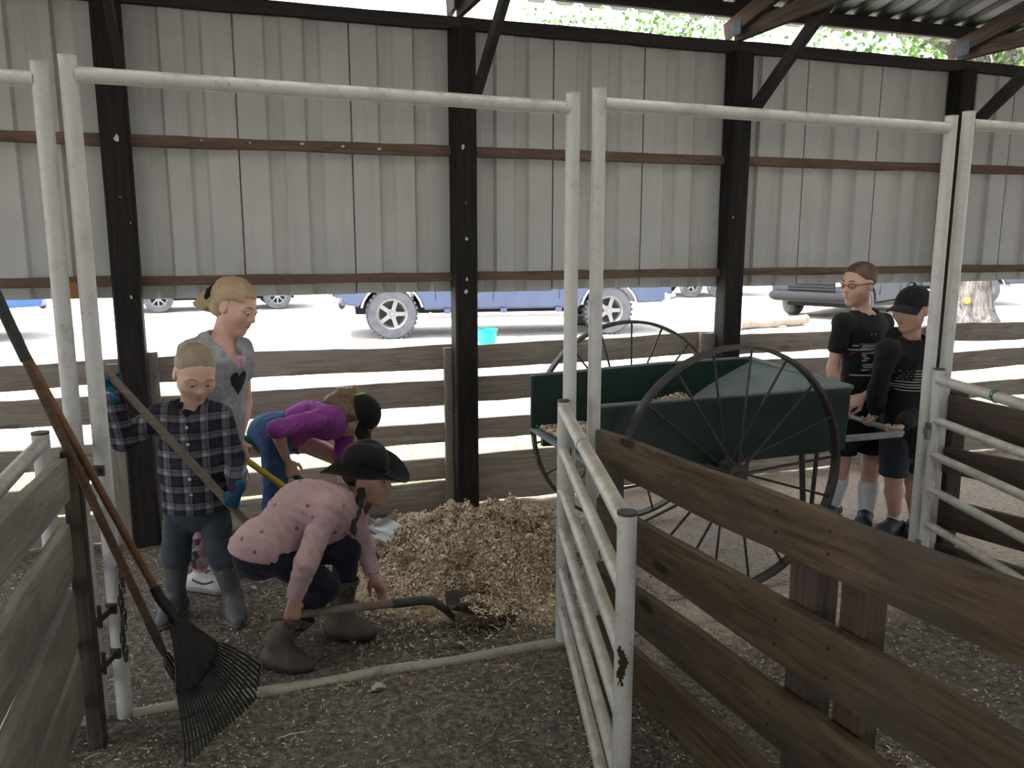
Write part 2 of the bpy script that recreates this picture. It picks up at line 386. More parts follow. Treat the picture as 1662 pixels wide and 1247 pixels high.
tan = ramp(t, n2, [(.33, (.42, .335, .275)), (.5, (.60, .50, .42)), (.68, (.72, .63, .54))]).outputs[0]
sp = N(t, 'ShaderNodeSeparateXYZ'); t.links.new(v, sp.inputs[0])
def mth(t, op, a, b_=None, c_=None):
    n = N(t, 'ShaderNodeMath', operation=op)
    for i, s in enumerate((a, b_, c_)):
        if s is None: continue
        if hasattr(s, 'links'): t.links.new(s, n.inputs[i])
        else: n.inputs[i].default_value = s
    return n.outputs[0]
wx = mth(t, 'MULTIPLY_ADD', n1, .9, sp.outputs['X'])
mask = ramp(t, mth(t, 'MULTIPLY', wx, .2), [(.34, (0, 0, 0)), (.44, (1, 1, 1))]).outputs[0]
ym = ramp(t, mth(t, 'MULTIPLY', mth(t, 'MULTIPLY_ADD', n1, .3, sp.outputs['Y']), .2), [(.575, (0, 0, 0)), (.64, (1, 1, 1))]).outputs[0]
mm = mixc(t, 1.0, mask, ym, 'MULTIPLY')
patch = ramp(t, n1, [(.50, (0, 0, 0)), (.66, (.55, .55, .55))]).outputs[0]
col = mixc(t, patch, col, (.135, .12, .105)); col = mixc(t, mm, col, tan)
grn = ramp(t, noise(t, v, 6.5, 4), [(.60, (0, 0, 0)), (.72, (.5, .5, .5))]).outputs[0]
col = mixc(t, mixc(t, 1.0, grn, mixc(t, 1.0, (1, 1, 1), mm, 'DIFFERENCE'), 'MULTIPLY'), col, (.085, .09, .04))
t.links.new(col, b.inputs['Base Color'])
wv = N(t, 'ShaderNodeTexWave'); wv.inputs['Scale'].default_value = 14; wv.inputs['Distortion'].default_value = 3.5; wv.inputs['Detail'].default_value = 2; wv.bands_direction = 'Y'
t.links.new(v, wv.inputs['Vector'])
hh = mth(t, 'ADD', mth(t, 'MULTIPLY', wv.outputs['Fac'], mth(t, 'MULTIPLY', mm, .6)), mth(t, 'MULTIPLY_ADD', n3, .5, n2))
bump(t, b, hh, .8, .018)
def grid_obj(name, xs, ys, zf, m, kind=None, parent=None):
    X, Y = np.meshgrid(xs, ys); Z = np.array([[zf(x, y) for x in xs] for y in ys])
    v = np.stack([X, Y, Z], -1).reshape(-1, 3); nx = len(xs); fs = []
    for j in range(len(ys)-1):
        for i in range(nx-1):
            a = j*nx+i; fs.append((a, a+1, a+nx+1, a+nx))
    o = local_mesh(name, v, fs, m, parent)
    if kind: o['kind'] = kind
    return o
grid_obj('floor', np.arange(-3.2, 6.6, .035), np.arange(.6, 5.16, .035), lambda x, y: floor_z(x, y), m_floor, 'structure')
m_gr, t, b = nt('gravel_and_grass', .95, .1)
v = coords(t, (1, 1, 1), False); n1 = noise(t, v, .5, 4); n2 = noise(t, v, 9, 5, .7); sp = N(t, 'ShaderNodeSeparateXYZ'); t.links.new(v, sp.inputs[0])
yy = mth(t, 'MULTIPLY_ADD', n1, 2.2, sp.outputs['Y'])
gm = ramp(t, mth(t, 'MULTIPLY', yy, .05), [(.20, (0, 0, 0)), (.25, (1, 1, 1)), (.36, (1, 1, 1)), (.47, (0, 0, 0))]).outputs[0]
grav = ramp(t, n2, [(.3, (.40, .36, .32)), (.7, (.58, .54, .49))]).outputs[0]
gras = ramp(t, n2, [(.3, (.16, .21, .07)), (.7, (.36, .40, .17))]).outputs[0]
ins = ramp(t, mth(t, 'MULTIPLY_ADD', sp.outputs['Y'], .03, .5), [(.0, (0, 0, 0)), (.2, (1, 1, 1)), (.652, (0, 0, 0))]); ins.color_ramp.interpolation = 'CONSTANT'    # bare dirt under the roof
dirt_ = ramp(t, n2, [(.3, (.07, .055, .045)), (.7, (.16, .13, .105))]).outputs[0]
t.links.new(mixc(t, ins.outputs[0], mixc(t, gm, grav, gras), dirt_), b.inputs['Base Color']); bump(t, b, n2, .5, .03)
def gz(x, y): return -.03+.02*gnoise(x, y, .5)
xs = np.concatenate([np.linspace(-60, -8, 14), np.linspace(-7, 20, 60), np.linspace(22, 80, 14)])
ys = np.concatenate([np.linspace(-40, -2, 12), [.0, .5, 1, 2, 3, 4], np.linspace(5.0, 22, 50), np.linspace(24, 90, 14)])
def gz2(x, y):
    if -3.1 < x < 6.5 and .7 < y < 5.05: return -.16
    return gz(x, y) if y > 5.3 else -.045
grid_obj('ground', xs, ys, gz2, m_gr, 'structure')

# ------------------------------------------------------------------ timber rail fence along the foot of the wall
fence = thing('rail_fence', 'weathered timber rail fence along the open foot of the metal wall', 'fence', (0, WY+.1, 0))
FY = WY+.092
rows = [(.965, .138), (.752, .155), (.492, .125), (.262, .150), (.092, .178)]
for i in range(len(POSTX)-1):
    for k, (z, h) in enumerate(rows):
        r = random.Random(i*9+k)
        x0, x1 = POSTX[i]-.005, POSTX[i+1]-.010
        dz0, dz1 = r.uniform(-.018, .018), r.uniform(-.018, .018)
        plank('rail', (x0, FY, z+dz0), (x1, FY, z+dz1), h*r.uniform(.93, 1.08), .036, M['rail'], fence, wav=.012, seed=200+i*7+k, nx=22)
for k, (x, w, h) in enumerate(((-.433, .062, 1.075), (1.262, .06, 1.03), (3.10, .12, 1.055), (-.622, .155, 1.02), (4.98, .07, 1.03))):
    plank('cleat', (x, FY-.037, -.05), (x, FY-.037, h), w, .034, M['cleat'], fence, up=(1, 0, 0), wav=.004, seed=300+k)
m_wire = flat('fence_wire', (.45, .45, .45), None, 10, .4, .8)
tube('wire', [(-.47, 4.955, .855), (-.44, 4.915, .842), (-.40, 4.915, .850), (-.36, 4.95, .866)], .0016, m_wire, fence, 5)
tube('wire', [(1.22, 4.955, .70), (1.25, 4.915, .63), (1.29, 4.915, .61), (1.34, 4.92, .60)], .0016, m_wire, fence, 5)

# ------------------------------------------------------------------ white pipe frames of the pen fronts
FRY = 3.06
def pipe_frame(x0, x1, label, z0=-.05, tilt=0):
    f = thing('pipe_arch', label, 'pipe arch', (x0, FRY, 0), 'white pipe arches of the pen fronts')
    for x, zt in ((x0, 2.262), (x1, 2.238)):
        pipe('post', (x, FRY, z0), (x, FRY, zt), .0275, M['pipe'], f)
        pipe('cap', (x, FRY, zt), (x, FRY, zt+.006), .0285, M['gate'], f)
    pipe('top_bar', (x0+.02, FRY, 2.212), (x1-.02, FRY, 2.190), .0255, M['toppipe'], f)
    return f
f1 = pipe_frame(-2.30, -.527, 'white pipe arch cut off by the left edge of the photo')
f2 = pipe_frame(-.447, 1.283, 'white pipe arch standing over the six-rail gate, the boy and the shavings pile')
f3 = pipe_frame(1.392, 3.137, 'white pipe arch standing in front of the green cart')
f4 = pipe_frame(3.236, 4.99, 'white pipe arch at the right edge, beside the boy in the black hoodie')
m_sill = paint_pipe('muddy_white_sill', (.32, .30, .24), (.12, .095, .07), .95)
for f, x0, x1 in ((f2, -.42, 1.26), (f3, 1.41, 3.11), (f1, -2.28, -.55), (f4, 3.26, 4.96)):
    bm = bmesh.new(); L = x1-x0; n = 24
    tube_bm(bm, [(L*i/n, .003*math.sin(i*1.1+x0), .004*math.sin(i*.7+x0*3)) for i in range(n+1)], .028, 10)
    bm_obj('sill', bm, m_sill, f, Matrix.Translation((x0, FRY, -.014)), True, 50)
hb = empty('x'); bpy.data.objects.remove(hb)
def bracket(parent, p, q, z, nm='hinge'):
    """strap between two posts with its pin"""
    bm = bmesh.new(); A, B = Vector((*p, z)), Vector((*q, z)); Mx = frame(A, B); L = (B-A).length
    box_bm(bm, (L/2, 0, 0), (L, .010, .024)); tube_bm(bm, [(L*.35, 0, -.03), (L*.35, 0, .05)], .008, 8); box_bm(bm, (L*.9, 0, 0), (.012, .034, .036))
    return bm_obj(nm, bm, M['iron'], parent, Mx, True, 40)

# ------------------------------------------------------------------ plank partitions
def plank_px(X, At, Ab, Bt, Bb, ext, t_, m, parent, seed, name='plank', back=0.03):
    a1, a0, b1, b0 = ox(*At, X), ox(*Ab, X), ox(*Bt, X), ox(*Bb, X)
    A, B = (a1+a0)/2, (b1+b0)/2; h = (abs(a1[2]-a0[2])+abs(b1[2]-b0[2]))/2
    d = nrm(B-A); return plank(name, A-d*back, B+d*ext, h, t_, m, parent, wav=.007, seed=seed, nx=20)
p2 = thing('plank_partition', 'brown plank partition running from the middle gate to the lower right corner', 'partition', (1.4, 2.9, 0))
def zline(ya, za, yb, zb, h, X, y0, y1, m, par, seed):
    s = (zb-za)/(yb-ya); return plank('plank', (X, y0, za+s*(y0-ya)), (X, y1, za+s*(y1-ya)), h, .036, m, par, wav=.008, seed=seed, nx=22)
zline(2.9, .865, 1.06, .985, .152, 1.385, 2.98, .2, M['warm'], p2, 401)
zline(2.6, .592, 1.05, .678, .170, 1.385, 2.96, .2, M['warm'], p2, 402)
zline(2.6, .326, 1.67, .390, .165, 1.385, 2.95, .2, M['warm'], p2, 403)
zline(2.6, .075, 2.0, .112, .175, 1.385, 2.97, .2, M['warm'], p2, 404)
plank('post', (1.450, 1.735, -.1), (1.445, 1.735, .985), .075, .11, M['dkplank'], p2, up=(1, 0, 0), seed=411)
plank('post', (1.442, 1.545, -.1), (1.442, 1.545, .955), .10, .06, M['warm'], p2, up=(0, 1, 0), seed=412)
plank('post', (1.430, 2.93, -.1), (1.430, 2.93, .90), .05, .045, M['dkplank'], p2, up=(1, 0, 0), seed=413)
m_nail = flat('rusty_nail', (.03, .02, .016), None, 10, .7)
def nails(par, pts, m=m_nail):
    for p in pts:
        bm = bmesh.new(); lathe_bm(bm, [(.0055, 0), (.005, .003), (.0, .0035)], 8, Matrix.Rotation(-PI/2, 4, 'Y'))
        bm_obj('nail', bm, m, par, Matrix.Translation(p), True, 40)
nails(p2, [(1.364, y, z) for y, z in ((1.80, .975), (1.80, .915), (1.78, .67), (1.78, .60), (1.59, .99), (1.59, .93), (1.57, .69), (1.57, .61), (1.79, .42), (1.79, .35))])
p1 = thing('plank_partition', 'pale grey plank partition with a dark end post at the left edge', 'partition', (-.52, 2.85, 0))
plank_px(-.525, (98, 748), (98, 818), (0, 835), (0, 950), 1.3, .036, M['pale'], p1, 421)
plank_px(-.525, (102, 862), (108, 938), (0, 998), (0, 1171), 1.3, .036, M['pale'], p1, 422)
plank_px(-.525, (111, 971), (113, 1050), (20, 1150), (50, 1247), 1.3, .036, M['pale'], p1, 423)
plank_px(-.525, (118, 1078), (124, 1165), (75, 1180), (100, 1247), 1.3, .036, M['pale'], p1, 424)
plank('end_post', (-.513, 2.885, -.1), (-.513, 2.885, 1.035), .085, .05, M['dpost'], p1, up=(0, 1, 0), seed=425)
for z in (.42, .25, .92): bracket(p1, (-.50, 2.90), (-.452, 3.045), z)
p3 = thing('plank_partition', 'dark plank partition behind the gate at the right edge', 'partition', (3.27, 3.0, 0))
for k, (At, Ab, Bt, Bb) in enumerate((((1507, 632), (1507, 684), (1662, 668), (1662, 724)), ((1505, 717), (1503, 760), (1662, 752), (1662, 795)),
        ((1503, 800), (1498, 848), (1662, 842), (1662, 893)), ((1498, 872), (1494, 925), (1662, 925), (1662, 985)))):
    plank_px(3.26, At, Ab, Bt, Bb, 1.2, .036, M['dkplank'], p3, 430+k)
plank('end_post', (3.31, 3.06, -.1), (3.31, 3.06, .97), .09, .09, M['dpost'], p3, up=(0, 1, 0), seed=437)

# ------------------------------------------------------------------ pipe gates
def pipe_gate(label, A, B, zr, ztA, ztB, z0, rp=.0235, dirs=None):
    g = thing('pipe_gate', label, 'gate', (A[0], A[1], 0), 'white pipe gates of the pens')
    for P, zt in ((A, ztA), (B, ztB)):
        pipe('end_post', (*P, z0), (*P, zt), rp, M['pipe'], g)
        pipe('cap', (*P, zt), (*P, zt+.007), rp+.001, M['iron'], g)
    for k, z in enumerate(zr):
        pipe('rail', (*A, z), (*B, z), .0235 if k == 0 else .0195, M['gate'], g)
    return g
g2 = pipe_gate('six-rail white pipe gate standing open in the middle, towards the camera', (1.232, 3.00), (.862, 1.694), (1.028, .858, .69, .522, .350, .180), 1.058, 1.055, .04)
d_ = Vector((.862-1.232, 1.694-3.0, 0)).normalized(); a_ = Vector((1.232, 3.0, 1.028))
pipe('splice_sleeve', a_+d_*.56, a_+d_*.60, .0265, M['gate'], g2)
m_rust = flat('bare_rust_patch', (.03, .018, .014), (.05, .03, .02), 30, .9)
bm = bmesh.new()                                     # where the paint has flaked off the near post: a thin crust of rust
vv = {}; rr = random.Random(5)
for i in range(9):
    for j in range(12):
        a = math.radians(-160+i*9); z = .625+j*.0095
        vv[i, j] = bm.verts.new((.0242*math.cos(a), .0242*math.sin(a), z))
for i in range(8):
    for j in range(11):
        if (i-3.2+1.1*math.sin(j*.8))**2/10+(j-5)**2/30 < 1+.35*math.sin(i*2+j*3): bm.faces.new((vv[i, j], vv[i+1, j], vv[i+1, j+1], vv[i, j+1]))
bmesh.ops.delete(bm, geom=[v for v in bm.verts if not v.link_faces], context='VERTS')
bm_obj('rust_patch', bm, m_rust, g2, Matrix.Translation((.862, 1.694, 0)), True)
bracket(g2, (1.245, 3.015), (1.275, 3.05), .84); bracket(g2, (1.245, 3.015), (1.275, 3.05), .30)
g3 = pipe_gate('white pipe gate at the right edge with a green twine knot on its top rail', (3.12, 2.985), (2.86, 2.00), (1.045, .853, .685, .517, .345, .175), 1.092, 1.075, .05)
p_ = Vector((3.12, 2.985, 1.045)); e_ = (Vector((2.86, 2.0, 1.045))-p_).normalized(); q_ = p_+e_*.42
m_tw = flat('green_twine', (.02, .16, .14), None, 20, .8)
s_ = e_.cross(Vector((0, 0, 1)))
tube('twine_knot', [q_+e_*(.012*math.sin(k*.9))+s_*(.026*math.cos(k*.7))+Vector((0, 0, .026*math.sin(k*.7))) for k in range(26)], .0022, m_tw, g3, 5)
for z in (.80, .22):
    bm = bmesh.new(); box_bm(bm, (0, 0, 0), (.03, .03, .035)); box_bm(bm, (0, 0, .03), (.022, .022, .02)); box_bm(bm, (0, 0, -.03), (.022, .022, .02))
    bm_obj('hinge', bm, M['steel'], g3, Matrix.Translation((3.09, 2.99, z)))
g1 = pipe_gate('white pipe gate with an open-topped post, behind the pale left partition', (-.628, 3.06), (-.645, 1.3), (1.022, .80, .60, .40, .20), 1.055, 1.05, .02, .028)
# ------------------------------------------------------------------ THE CART
m_green = flat('dark_green_paint', (.005, .022, .018), (.011, .032, .027), 6, .5, 0, .4)
m_greyin = flat('worn_grey_green', (.11, .14, .14), (.17, .20, .195), 7, .6)
HUBX, NY, FYW, WR = 2.209, 3.268, 4.375, .606
cart = thing('hand_cart', 'dark green two-wheeled hand cart with tall spoked iron wheels', 'cart', (HUBX, 3.82, 0))
def cart_wheel(y, a0, dz):
    w = empty('wheel', (HUBX, y, WR+dz)); w.parent = cart; w.location = Vector((HUBX, y, WR+dz))-cart.location
    T = Matrix.Translation((HUBX, y, WR+dz)) @ Matrix.Rotation(-PI/2, 4, 'X')
    bm = bmesh.new(); R = WR
    lathe_bm(bm, [(R, -.024), (R+.002, 0), (R, .024), (R-.017, .026), (R-.015, 0), (R-.017, -.026)], 72, close=True)
    bm_obj('rim', bm, M['iron'], w, T, True, 45)
    bm = bmesh.new()
    lathe_bm(bm, [(.0, -.085), (.026, -.085), (.030, -.06), (.052, -.055), (.054, -.03), (.040, -.02), (.040, .02), (.054, .03), (.052, .055), (.030, .06), (.026, .085), (0, .085)], 20)
    bm_obj('hub', bm, M['iron'], w, T, True, 40)
    for k in range(18):
        a = a0+2*PI*k/18; s = .045 if k % 2 else -.045
        A = Vector((HUBX+.045*math.cos(a), y+s, WR+dz+.045*math.sin(a))); B = Vector((HUBX+(R-.012)*math.cos(a), y, WR+dz+(R-.012)*math.sin(a)))
        pipe('spoke', A, B, .0065, M['iron'], w, 6)
    return w
cart_wheel(NY, .045, 0); cart_wheel(FYW, .15, .012)
TX0, TX1, TN, TF, TZ0, TZ1 = 1.565, 2.945, 3.385, 4.262, .632, .946
def panel(name, pts, th, m, par, n=None):
    """flat sheet through pts (world), given thickness"""
    P = [Vector(p) for p in pts]; nn = (P[1]-P[0]).cross(P[2]-P[0]).normalized()*th; o0 = P[0]
    bm = bmesh.new(); a = [bm.verts.new(p-o0) for p in P]; b_ = [bm.verts.new(p-o0+nn) for p in P]; k = len(P)
    bm.faces.new(a); bm.faces.new(b_[::-1])
    for i in range(k): bm.faces.new((a[i], a[(i+1) % k], b_[(i+1) % k], b_[i]))
    bmesh.ops.recalc_face_normals(bm, faces=bm.faces)
    bmesh.ops.bevel(bm, geom=bm.edges[:], offset=th*.25, segments=1, affect='EDGES')
    return bm_obj(name, bm, m, par, Matrix.Translation(o0))
panel('near_side_panel', [(TX0, TN, TZ0), (TX1, TN, TZ0-.004), (TX1+.02, TN, TZ1+.004), (TX0, TN, TZ1-.006)], .014, m_green, cart)
panel('far_side_panel', [(TX0, TF, TZ0), (TX1, TF, TZ0), (TX1+.03, TF, TZ1+.035), (2.35, TF, TZ1+.030), (TX0, TF, TZ1)], .014, m_green, cart)
panel('tub_floor', [(TX0-.02, TN, TZ0), (2.46, TN, TZ0), (2.46, TF, TZ0), (TX0-.02, TF, TZ0)], .018, m_greyin, cart)
bm = bmesh.new(); rows_ = []
for i in range(13):
    u = i/12; x = 2.45+(TX1+.015-2.45)*(u**1.25); z = TZ0+.006+(TZ1-.008+.016-TZ0)*u**.8
    rows_.append([bm.verts.new((x-TX1, y-3.82, z)) for y in np.linspace(TN+.012, TF-.002, 8)]+[bm.verts.new((x+.012-TX1, y-3.82, z-.008)) for y in np.linspace(TF-.002, TN+.012, 8)])
sheet(bm, rows_); bm_obj('sloped_end_panel', bm, m_greyin, cart, Matrix.Translation((TX1, 3.82, 0)), True, 40)
panel('end_plate', [(TX1+.004, TN, TZ0-.01), (TX1+.004, TF, TZ0-.01), (TX1+.02, TF, TZ1), (TX1+.02, TN, TZ1)], .012, m_green, cart)
pipe('top_edge', (TX0, TN, TZ1-.004), (TX1+.02, TN, TZ1+.006), .011, m_greyin, cart, 8)
tube('top_edge', [(TX0, TF, TZ1), (2.35, TF, TZ1+.030), (TX1+.03, TF, TZ1+.036)], .011, m_greyin, cart, 8)
pipe('top_edge', (TX1+.022, TN-.01, TZ1+.006), (TX1+.026, TF+.01, TZ1+.034), .014, m_greyin, cart, 8)
pipe('end_post', (TX0, TN, TZ0-.02), (TX0, TN, TZ1), .014, m_green, cart, 8); pipe('end_post', (TX0, TF, TZ0-.02), (TX0, TF, TZ1), .014, m_green, cart, 8)
pipe('axle', (HUBX, NY-.03, WR), (HUBX, FYW+.03, WR), .018, M['iron'], cart, 10)
for y in (3.52, 4.12):
    plank('bed_rail', (TX0, y, TZ0-.028), (TX1, y, TZ0-.028), .05, .035, M['iron'], cart, seed=501)
    tube('prop_leg', [(2.80, y, TZ0-.03), (2.83, y, .3), (2.865, y, .0)], .016, M['iron'], cart, 8)
    tube('prop_leg', [(2.90, y, TZ0-.03), (2.885, y, .3), (2.868, y, .02)], .012, M['iron'], cart, 8)
m_handle = flat('worn_grey_handle', (.17, .19, .195), (.26, .28, .28), 15, .5, .3)
plank('handle_bar', (2.90, 3.475, .655), (3.40, 3.470, .655), .030, .034, m_handle, cart, seed=504, wav=.002)
plank('handle_bar', (2.90, 4.08, .690), (3.42, 3.96, .668), .030, .034, m_handle, cart, seed=505, wav=.002)
pipe('cross_bar', (3.395, 3.455, .662), (3.41, 3.975, .670), .015, m_handle, cart, 10)

# ------------------------------------------------------------------ shavings, litter
def chip_mesh(name, P, L, W, m, parent, curl=.25, nup=None, seed=0, tilt=1.0):
    """thousands of loose chips, each a small bent strip of two quads"""
    g = np.random.default_rng(seed); n = len(P)
    a = g.uniform(0, 2*PI, n); d = np.stack([np.cos(a), np.sin(a), g.normal(0, .35*tilt, n)], 1); d /= np.linalg.norm(d, axis=1)[:, None]
    u = np.stack([g.normal(0, .45*tilt, n), g.normal(0, .45*tilt, n), np.ones(n)], 1)
    s = np.cross(d, u); s /= np.linalg.norm(s, axis=1)[:, None]; nn = np.cross(s, d)
    l = g.uniform(*L, n)[:, None]; w = g.uniform(*W, n)[:, None]; c = g.uniform(0, curl, n)[:, None]
    q = [P-d*l/2-s*w/2, P-d*l/2+s*w/2, P+nn*c*l+s*w/2*1.1, P+nn*c*l-s*w/2*1.1, P+d*l/2+s*w/2*.7, P+d*l/2-s*w/2*.7]
    v = np.stack(q, 1).reshape(-1, 3)-V(*wloc(parent)) if parent is not None else np.stack(q, 1).reshape(-1, 3)
    idx = np.arange(n)[:, None]*6
    f = np.concatenate([idx+np.array([[0, 1, 2, 3]]), idx+np.array([[3, 2, 4, 5]])], 0)
    me = bpy.data.meshes.new(name); me.vertices.add(len(v)); me.vertices.foreach_set('co', v.astype(np.float32).ravel())
    me.loops.add(f.size); me.loops.foreach_set('vertex_index', f.astype(np.int32).ravel())
    me.polygons.add(len(f)); me.polygons.foreach_set('loop_start', np.arange(0, f.size, 4, dtype=np.int32)); me.polygons.foreach_set('loop_total', np.full(len(f), 4, dtype=np.int32))
    me.update(calc_edges=True); me.validate(); me.materials.append(m)
    o = bpy.data.objects.new(name, me); COL.objects.link(o); o['kind'] = 'stuff'
    if parent is not None: o.parent = parent
    return o
m_shav = island('wood_shavings', [(0, (.12, .08, .05)), (.15, (.30, .215, .14)), (.42, (.62, .48, .33)), (.72, (.78, .65, .48)), (.93, (.82, .74, .61)), (1, (.84, .82, .76))], damp=5.5)
m_litter = island('floor_litter', [(0, (.05, .04, .03)), (.25, (.14, .11, .08)), (.55, (.30, .24, .17)), (.68, (.22, .22, .11)), (.85, (.52, .44, .34)), (1, (.66, .63, .57))])
m_sandbits = island('sand_litter', [(0, (.26, .20, .155)), (.5, (.48, .385, .31)), (1, (.68, .58, .49))])
pile = thing('shavings_pile', 'loose brown heap of soiled wood shavings in the middle of the floor', 'pile', (1.25, 3.95, 0))
m_core = flat('damp_shavings', (.22, .165, .11), (.54, .43, .30), 18, .95, bmp=.9, bscale=50)
def pile_z(x, y):
    h = pile_h(x, y)
    return floor_z(x, y)+h*(1+.34*gnoise(x, y, 7)+.30*gnoise(x, y, 17, 5))+min(1, h*9)*.016*gnoise(x, y, 30, 2)-.006
xs = np.arange(.42, 2.0, .022); ys = np.arange(3.2, 4.86, .022)
grid_obj('mound', xs, ys, pile_z, m_core, 'stuff', pile)
P = []
while len(P) < 52000:
    x, y = RNG.uniform(.4, 2.0), RNG.uniform(3.2, 4.85); h = pile_h(x, y)
    if RNG.uniform() < min(1, .06+h*9): P.append((x, y, pile_z(x, y)+RNG.uniform(-.002, .012)+.02*RNG.uniform()**4))
chip_mesh('shavings', np.array(P), (.006, .024), (.003, .008), m_shav, pile, .4, seed=3, tilt=1.9)
P = []
while len(P) < 48000:
    x, y = RNG.uniform(-1.4, 2.3), 1.0+3.78*RNG.uniform()
    if x > 1.9 and y > 3: continue
    d = .35+.65*ramps(-.1, .35, gnoise(x, y, 2.2, 4))
    if y < 2.95: d *= .8
    if RNG.uniform() < d: P.append((x, y, floor_z(x, y)+RNG.uniform(.0, .006)))
lit = chip_mesh('floor_litter', np.array(P), (.004, .018), (.002, .007), m_litter, None, .2, seed=4, tilt=.7)
tag(lit, 'brown shavings and dirt crumbs strewn over the left floor', 'litter', kind='stuff')
P = []
while len(P) < 9000:
    x, y = RNG.uniform(1.7, 6.2), RNG.uniform(1.4, 4.9); P.append((x, y, floor_z(x, y)+RNG.uniform(0, .004)))
lit = chip_mesh('sand_litter', np.array(P), (.006, .02), (.004, .010), m_sandbits, None, .2, seed=5, tilt=.5)
tag(lit, 'tan crumbs strewn over the sandy floor around the cart', 'litter', kind='stuff')
m_straw = island('straw', [(0, (.22, .15, .07)), (.5, (.42, .31, .16)), (1, (.60, .50, .32))])
P = []
for k in range(900):
    x, y = (RNG.normal(1.2, .5), RNG.normal(3.75, .45)) if k < 620 else (RNG.uniform(-.9, 1.8), RNG.uniform(1.7, 4.7))
    P.append((x, y, max(pile_z(x, y), floor_z(x, y))+.008))
st = chip_mesh('loose_straw', np.array(P), (.03, .10), (.0018, .0035), m_straw, None, .1, seed=6, tilt=.6)
tag(st, 'thin straw stems scattered on the pile and floor', 'straw', kind='stuff')
def bed_h(x, y): return TZ0+.016+.21*math.exp(-((x-2.18)/.34)**2-((y-3.78)/.30)**2)*(1+.25*gnoise(x, y, 8))+.01
cb = grid_obj('cart_bedding', np.arange(TX0+.02, 2.47, .03), np.arange(TN+.03, TF-.01, .03), bed_h, m_core, 'stuff')
P = np.array([(x, y, bed_h(x, y)+.004) for x, y in zip(RNG.uniform(TX0+.02, 2.46, 7000), RNG.uniform(TN+.03, TF-.02, 7000))])
ch = chip_mesh('loose_bedding', P, (.008, .030), (.003, .009), m_shav, None, .3, seed=8, tilt=1.4); tag(ch, 'loose shavings over the heap inside the green cart', 'bedding', kind='stuff')
tag(cb, 'damp heap of bedding inside the green cart', 'bedding', kind='stuff')
# larger pale shreds one can pick apart
m_shred = flat('pale_shred', (.50, .48, .44), (.36, .33, .29), 20, .85)
def shred(px, py, w, seed, label):
    p = oz(px, py, 0)
    for _ in range(6):
        zz = max(pile_z(p[0], p[1]), floor_z(p[0], p[1])); p = oz(px, py, zz+.012)
    r = random.Random(seed); bm = bmesh.new(); n = 6; rw = []
    yw = r.uniform(0, PI); cs, sn = math.cos(yw), math.sin(yw)
    for i in range(n+1):
        u = i/n-.5; hw = w*.32*(1-abs(u)*1.1)*r.uniform(.7, 1.1); zc = w*.25*math.cos(u*3)*r.uniform(.7, 1.2)
        a, b_ = (u*w, -hw, zc), (u*w, hw, zc+r.uniform(0, .01))
        rw.append([bm.verts.new((q[0]*cs-q[1]*sn, q[0]*sn+q[1]*cs, q[2])) for q in (a, b_, (b_[0], b_[1], b_[2]-.002), (a[0], a[1], a[2]-.002))])
    for a, b_ in zip(rw, rw[1:]):
        for k in range(4): bm.faces.new((a[k], a[(k+1) % 4], b_[(k+1) % 4], b_[k]))
    bm.faces.new(rw[0]); bm.faces.new(rw[-1][::-1])
    o = bm_obj('paper_shred', bm, m_shred, None, Matrix.Translation(p), True)
    return tag(o, label, 'shred', 'pale shreds on the shavings and floor')
for k, (px, py, w, label) in enumerate(((735, 938, .085, 'largest pale curled shred, on the front face of the shavings pile'), (704, 892, .05, 'pale flake on the pile just right of the grey scoop blade'),
        (672, 903, .05, 'pale flake just below the grey scoop blade'), (672, 985, .05, 'pale flake under the bent neck of the dark shovel'),
        (850, 988, .045, 'pale flake at the right foot of the pile, beside the gate'), (745, 1048, .05, 'pale flake on the dirt between the pile and the white sill'),
        (412, 955, .045, 'pale flake on the dirt behind the squatting girl'), (615, 1118, .055, 'white flake on the dirt in front of the white sill'), (860, 872, .055, 'pale flake high on the pile beside the gate'))):
    shred(px, py, w, 700+k, label)

# ------------------------------------------------------------------ tools
def P3(a): return Vector(a)
def shaft(parent, A, B, r0, r1, m, name='handle', n=10):
    A, B = Vector(A), Vector(B); pts = [A.lerp(B, i/n) for i in range(n+1)]
    return tube(name, pts, [r0+(r1-r0)*i/n for i in range(n+1)], m, parent, 12)
def blade(parent, base, d, nrmv, w, L, m, name='blade', dish=.03, taper=.8, flare=.018):
    """scoop: base = where the socket ends, d = forward along the blade, nrmv = its upper side"""
    d = Vector(d).normalized(); nn = Vector(nrmv); nn = (nn-d*nn.dot(d)).normalized(); s = d.cross(nn); base = Vector(base)
    bm = bmesh.new(); nu, nv = 10, 12; top = []
    for i in range(nu+1):
        u = i/nu; row = []
        hw = w/2*(.55+.45*min(1, u*5))*(1 if u < taper else math.sqrt(max(.0, 1-((u-taper)/(1-taper)*.75)**2)))
        for j in range(nv+1):
            v_ = j/nv*2-1
            z = dish*(v_*v_)*(1-.55*u)+flare*(1-min(1, u*4))*abs(v_)-.010*math.exp(-(v_/.18)**2)*max(0, 1-u*1.6)*-1
            row.append(d*(u*L)+s*(v_*hw)+nn*z)
        top.append(row)
    rows_ = [[bm.verts.new(p) for p in r]+[bm.verts.new(p-nn*.003) for p in r[::-1]] for r in top]
    sheet(bm, rows_); return bm_obj(name, bm, m, parent, Matrix.Translation(base), True, 50)
m_hand = wood('ash_handle', (.13, .11, .085), (.19, .165, .13), (.075, .06, .045), .6, 0)
m_hred = wood('varnished_red_handle', (.15, .068, .034), (.21, .10, .052), (.075, .034, .02), .45, 0)
m_hdk = wood('dark_brown_handle', (.085, .05, .03), (.13, .075, .045), (.045, .03, .02), .55, 0)
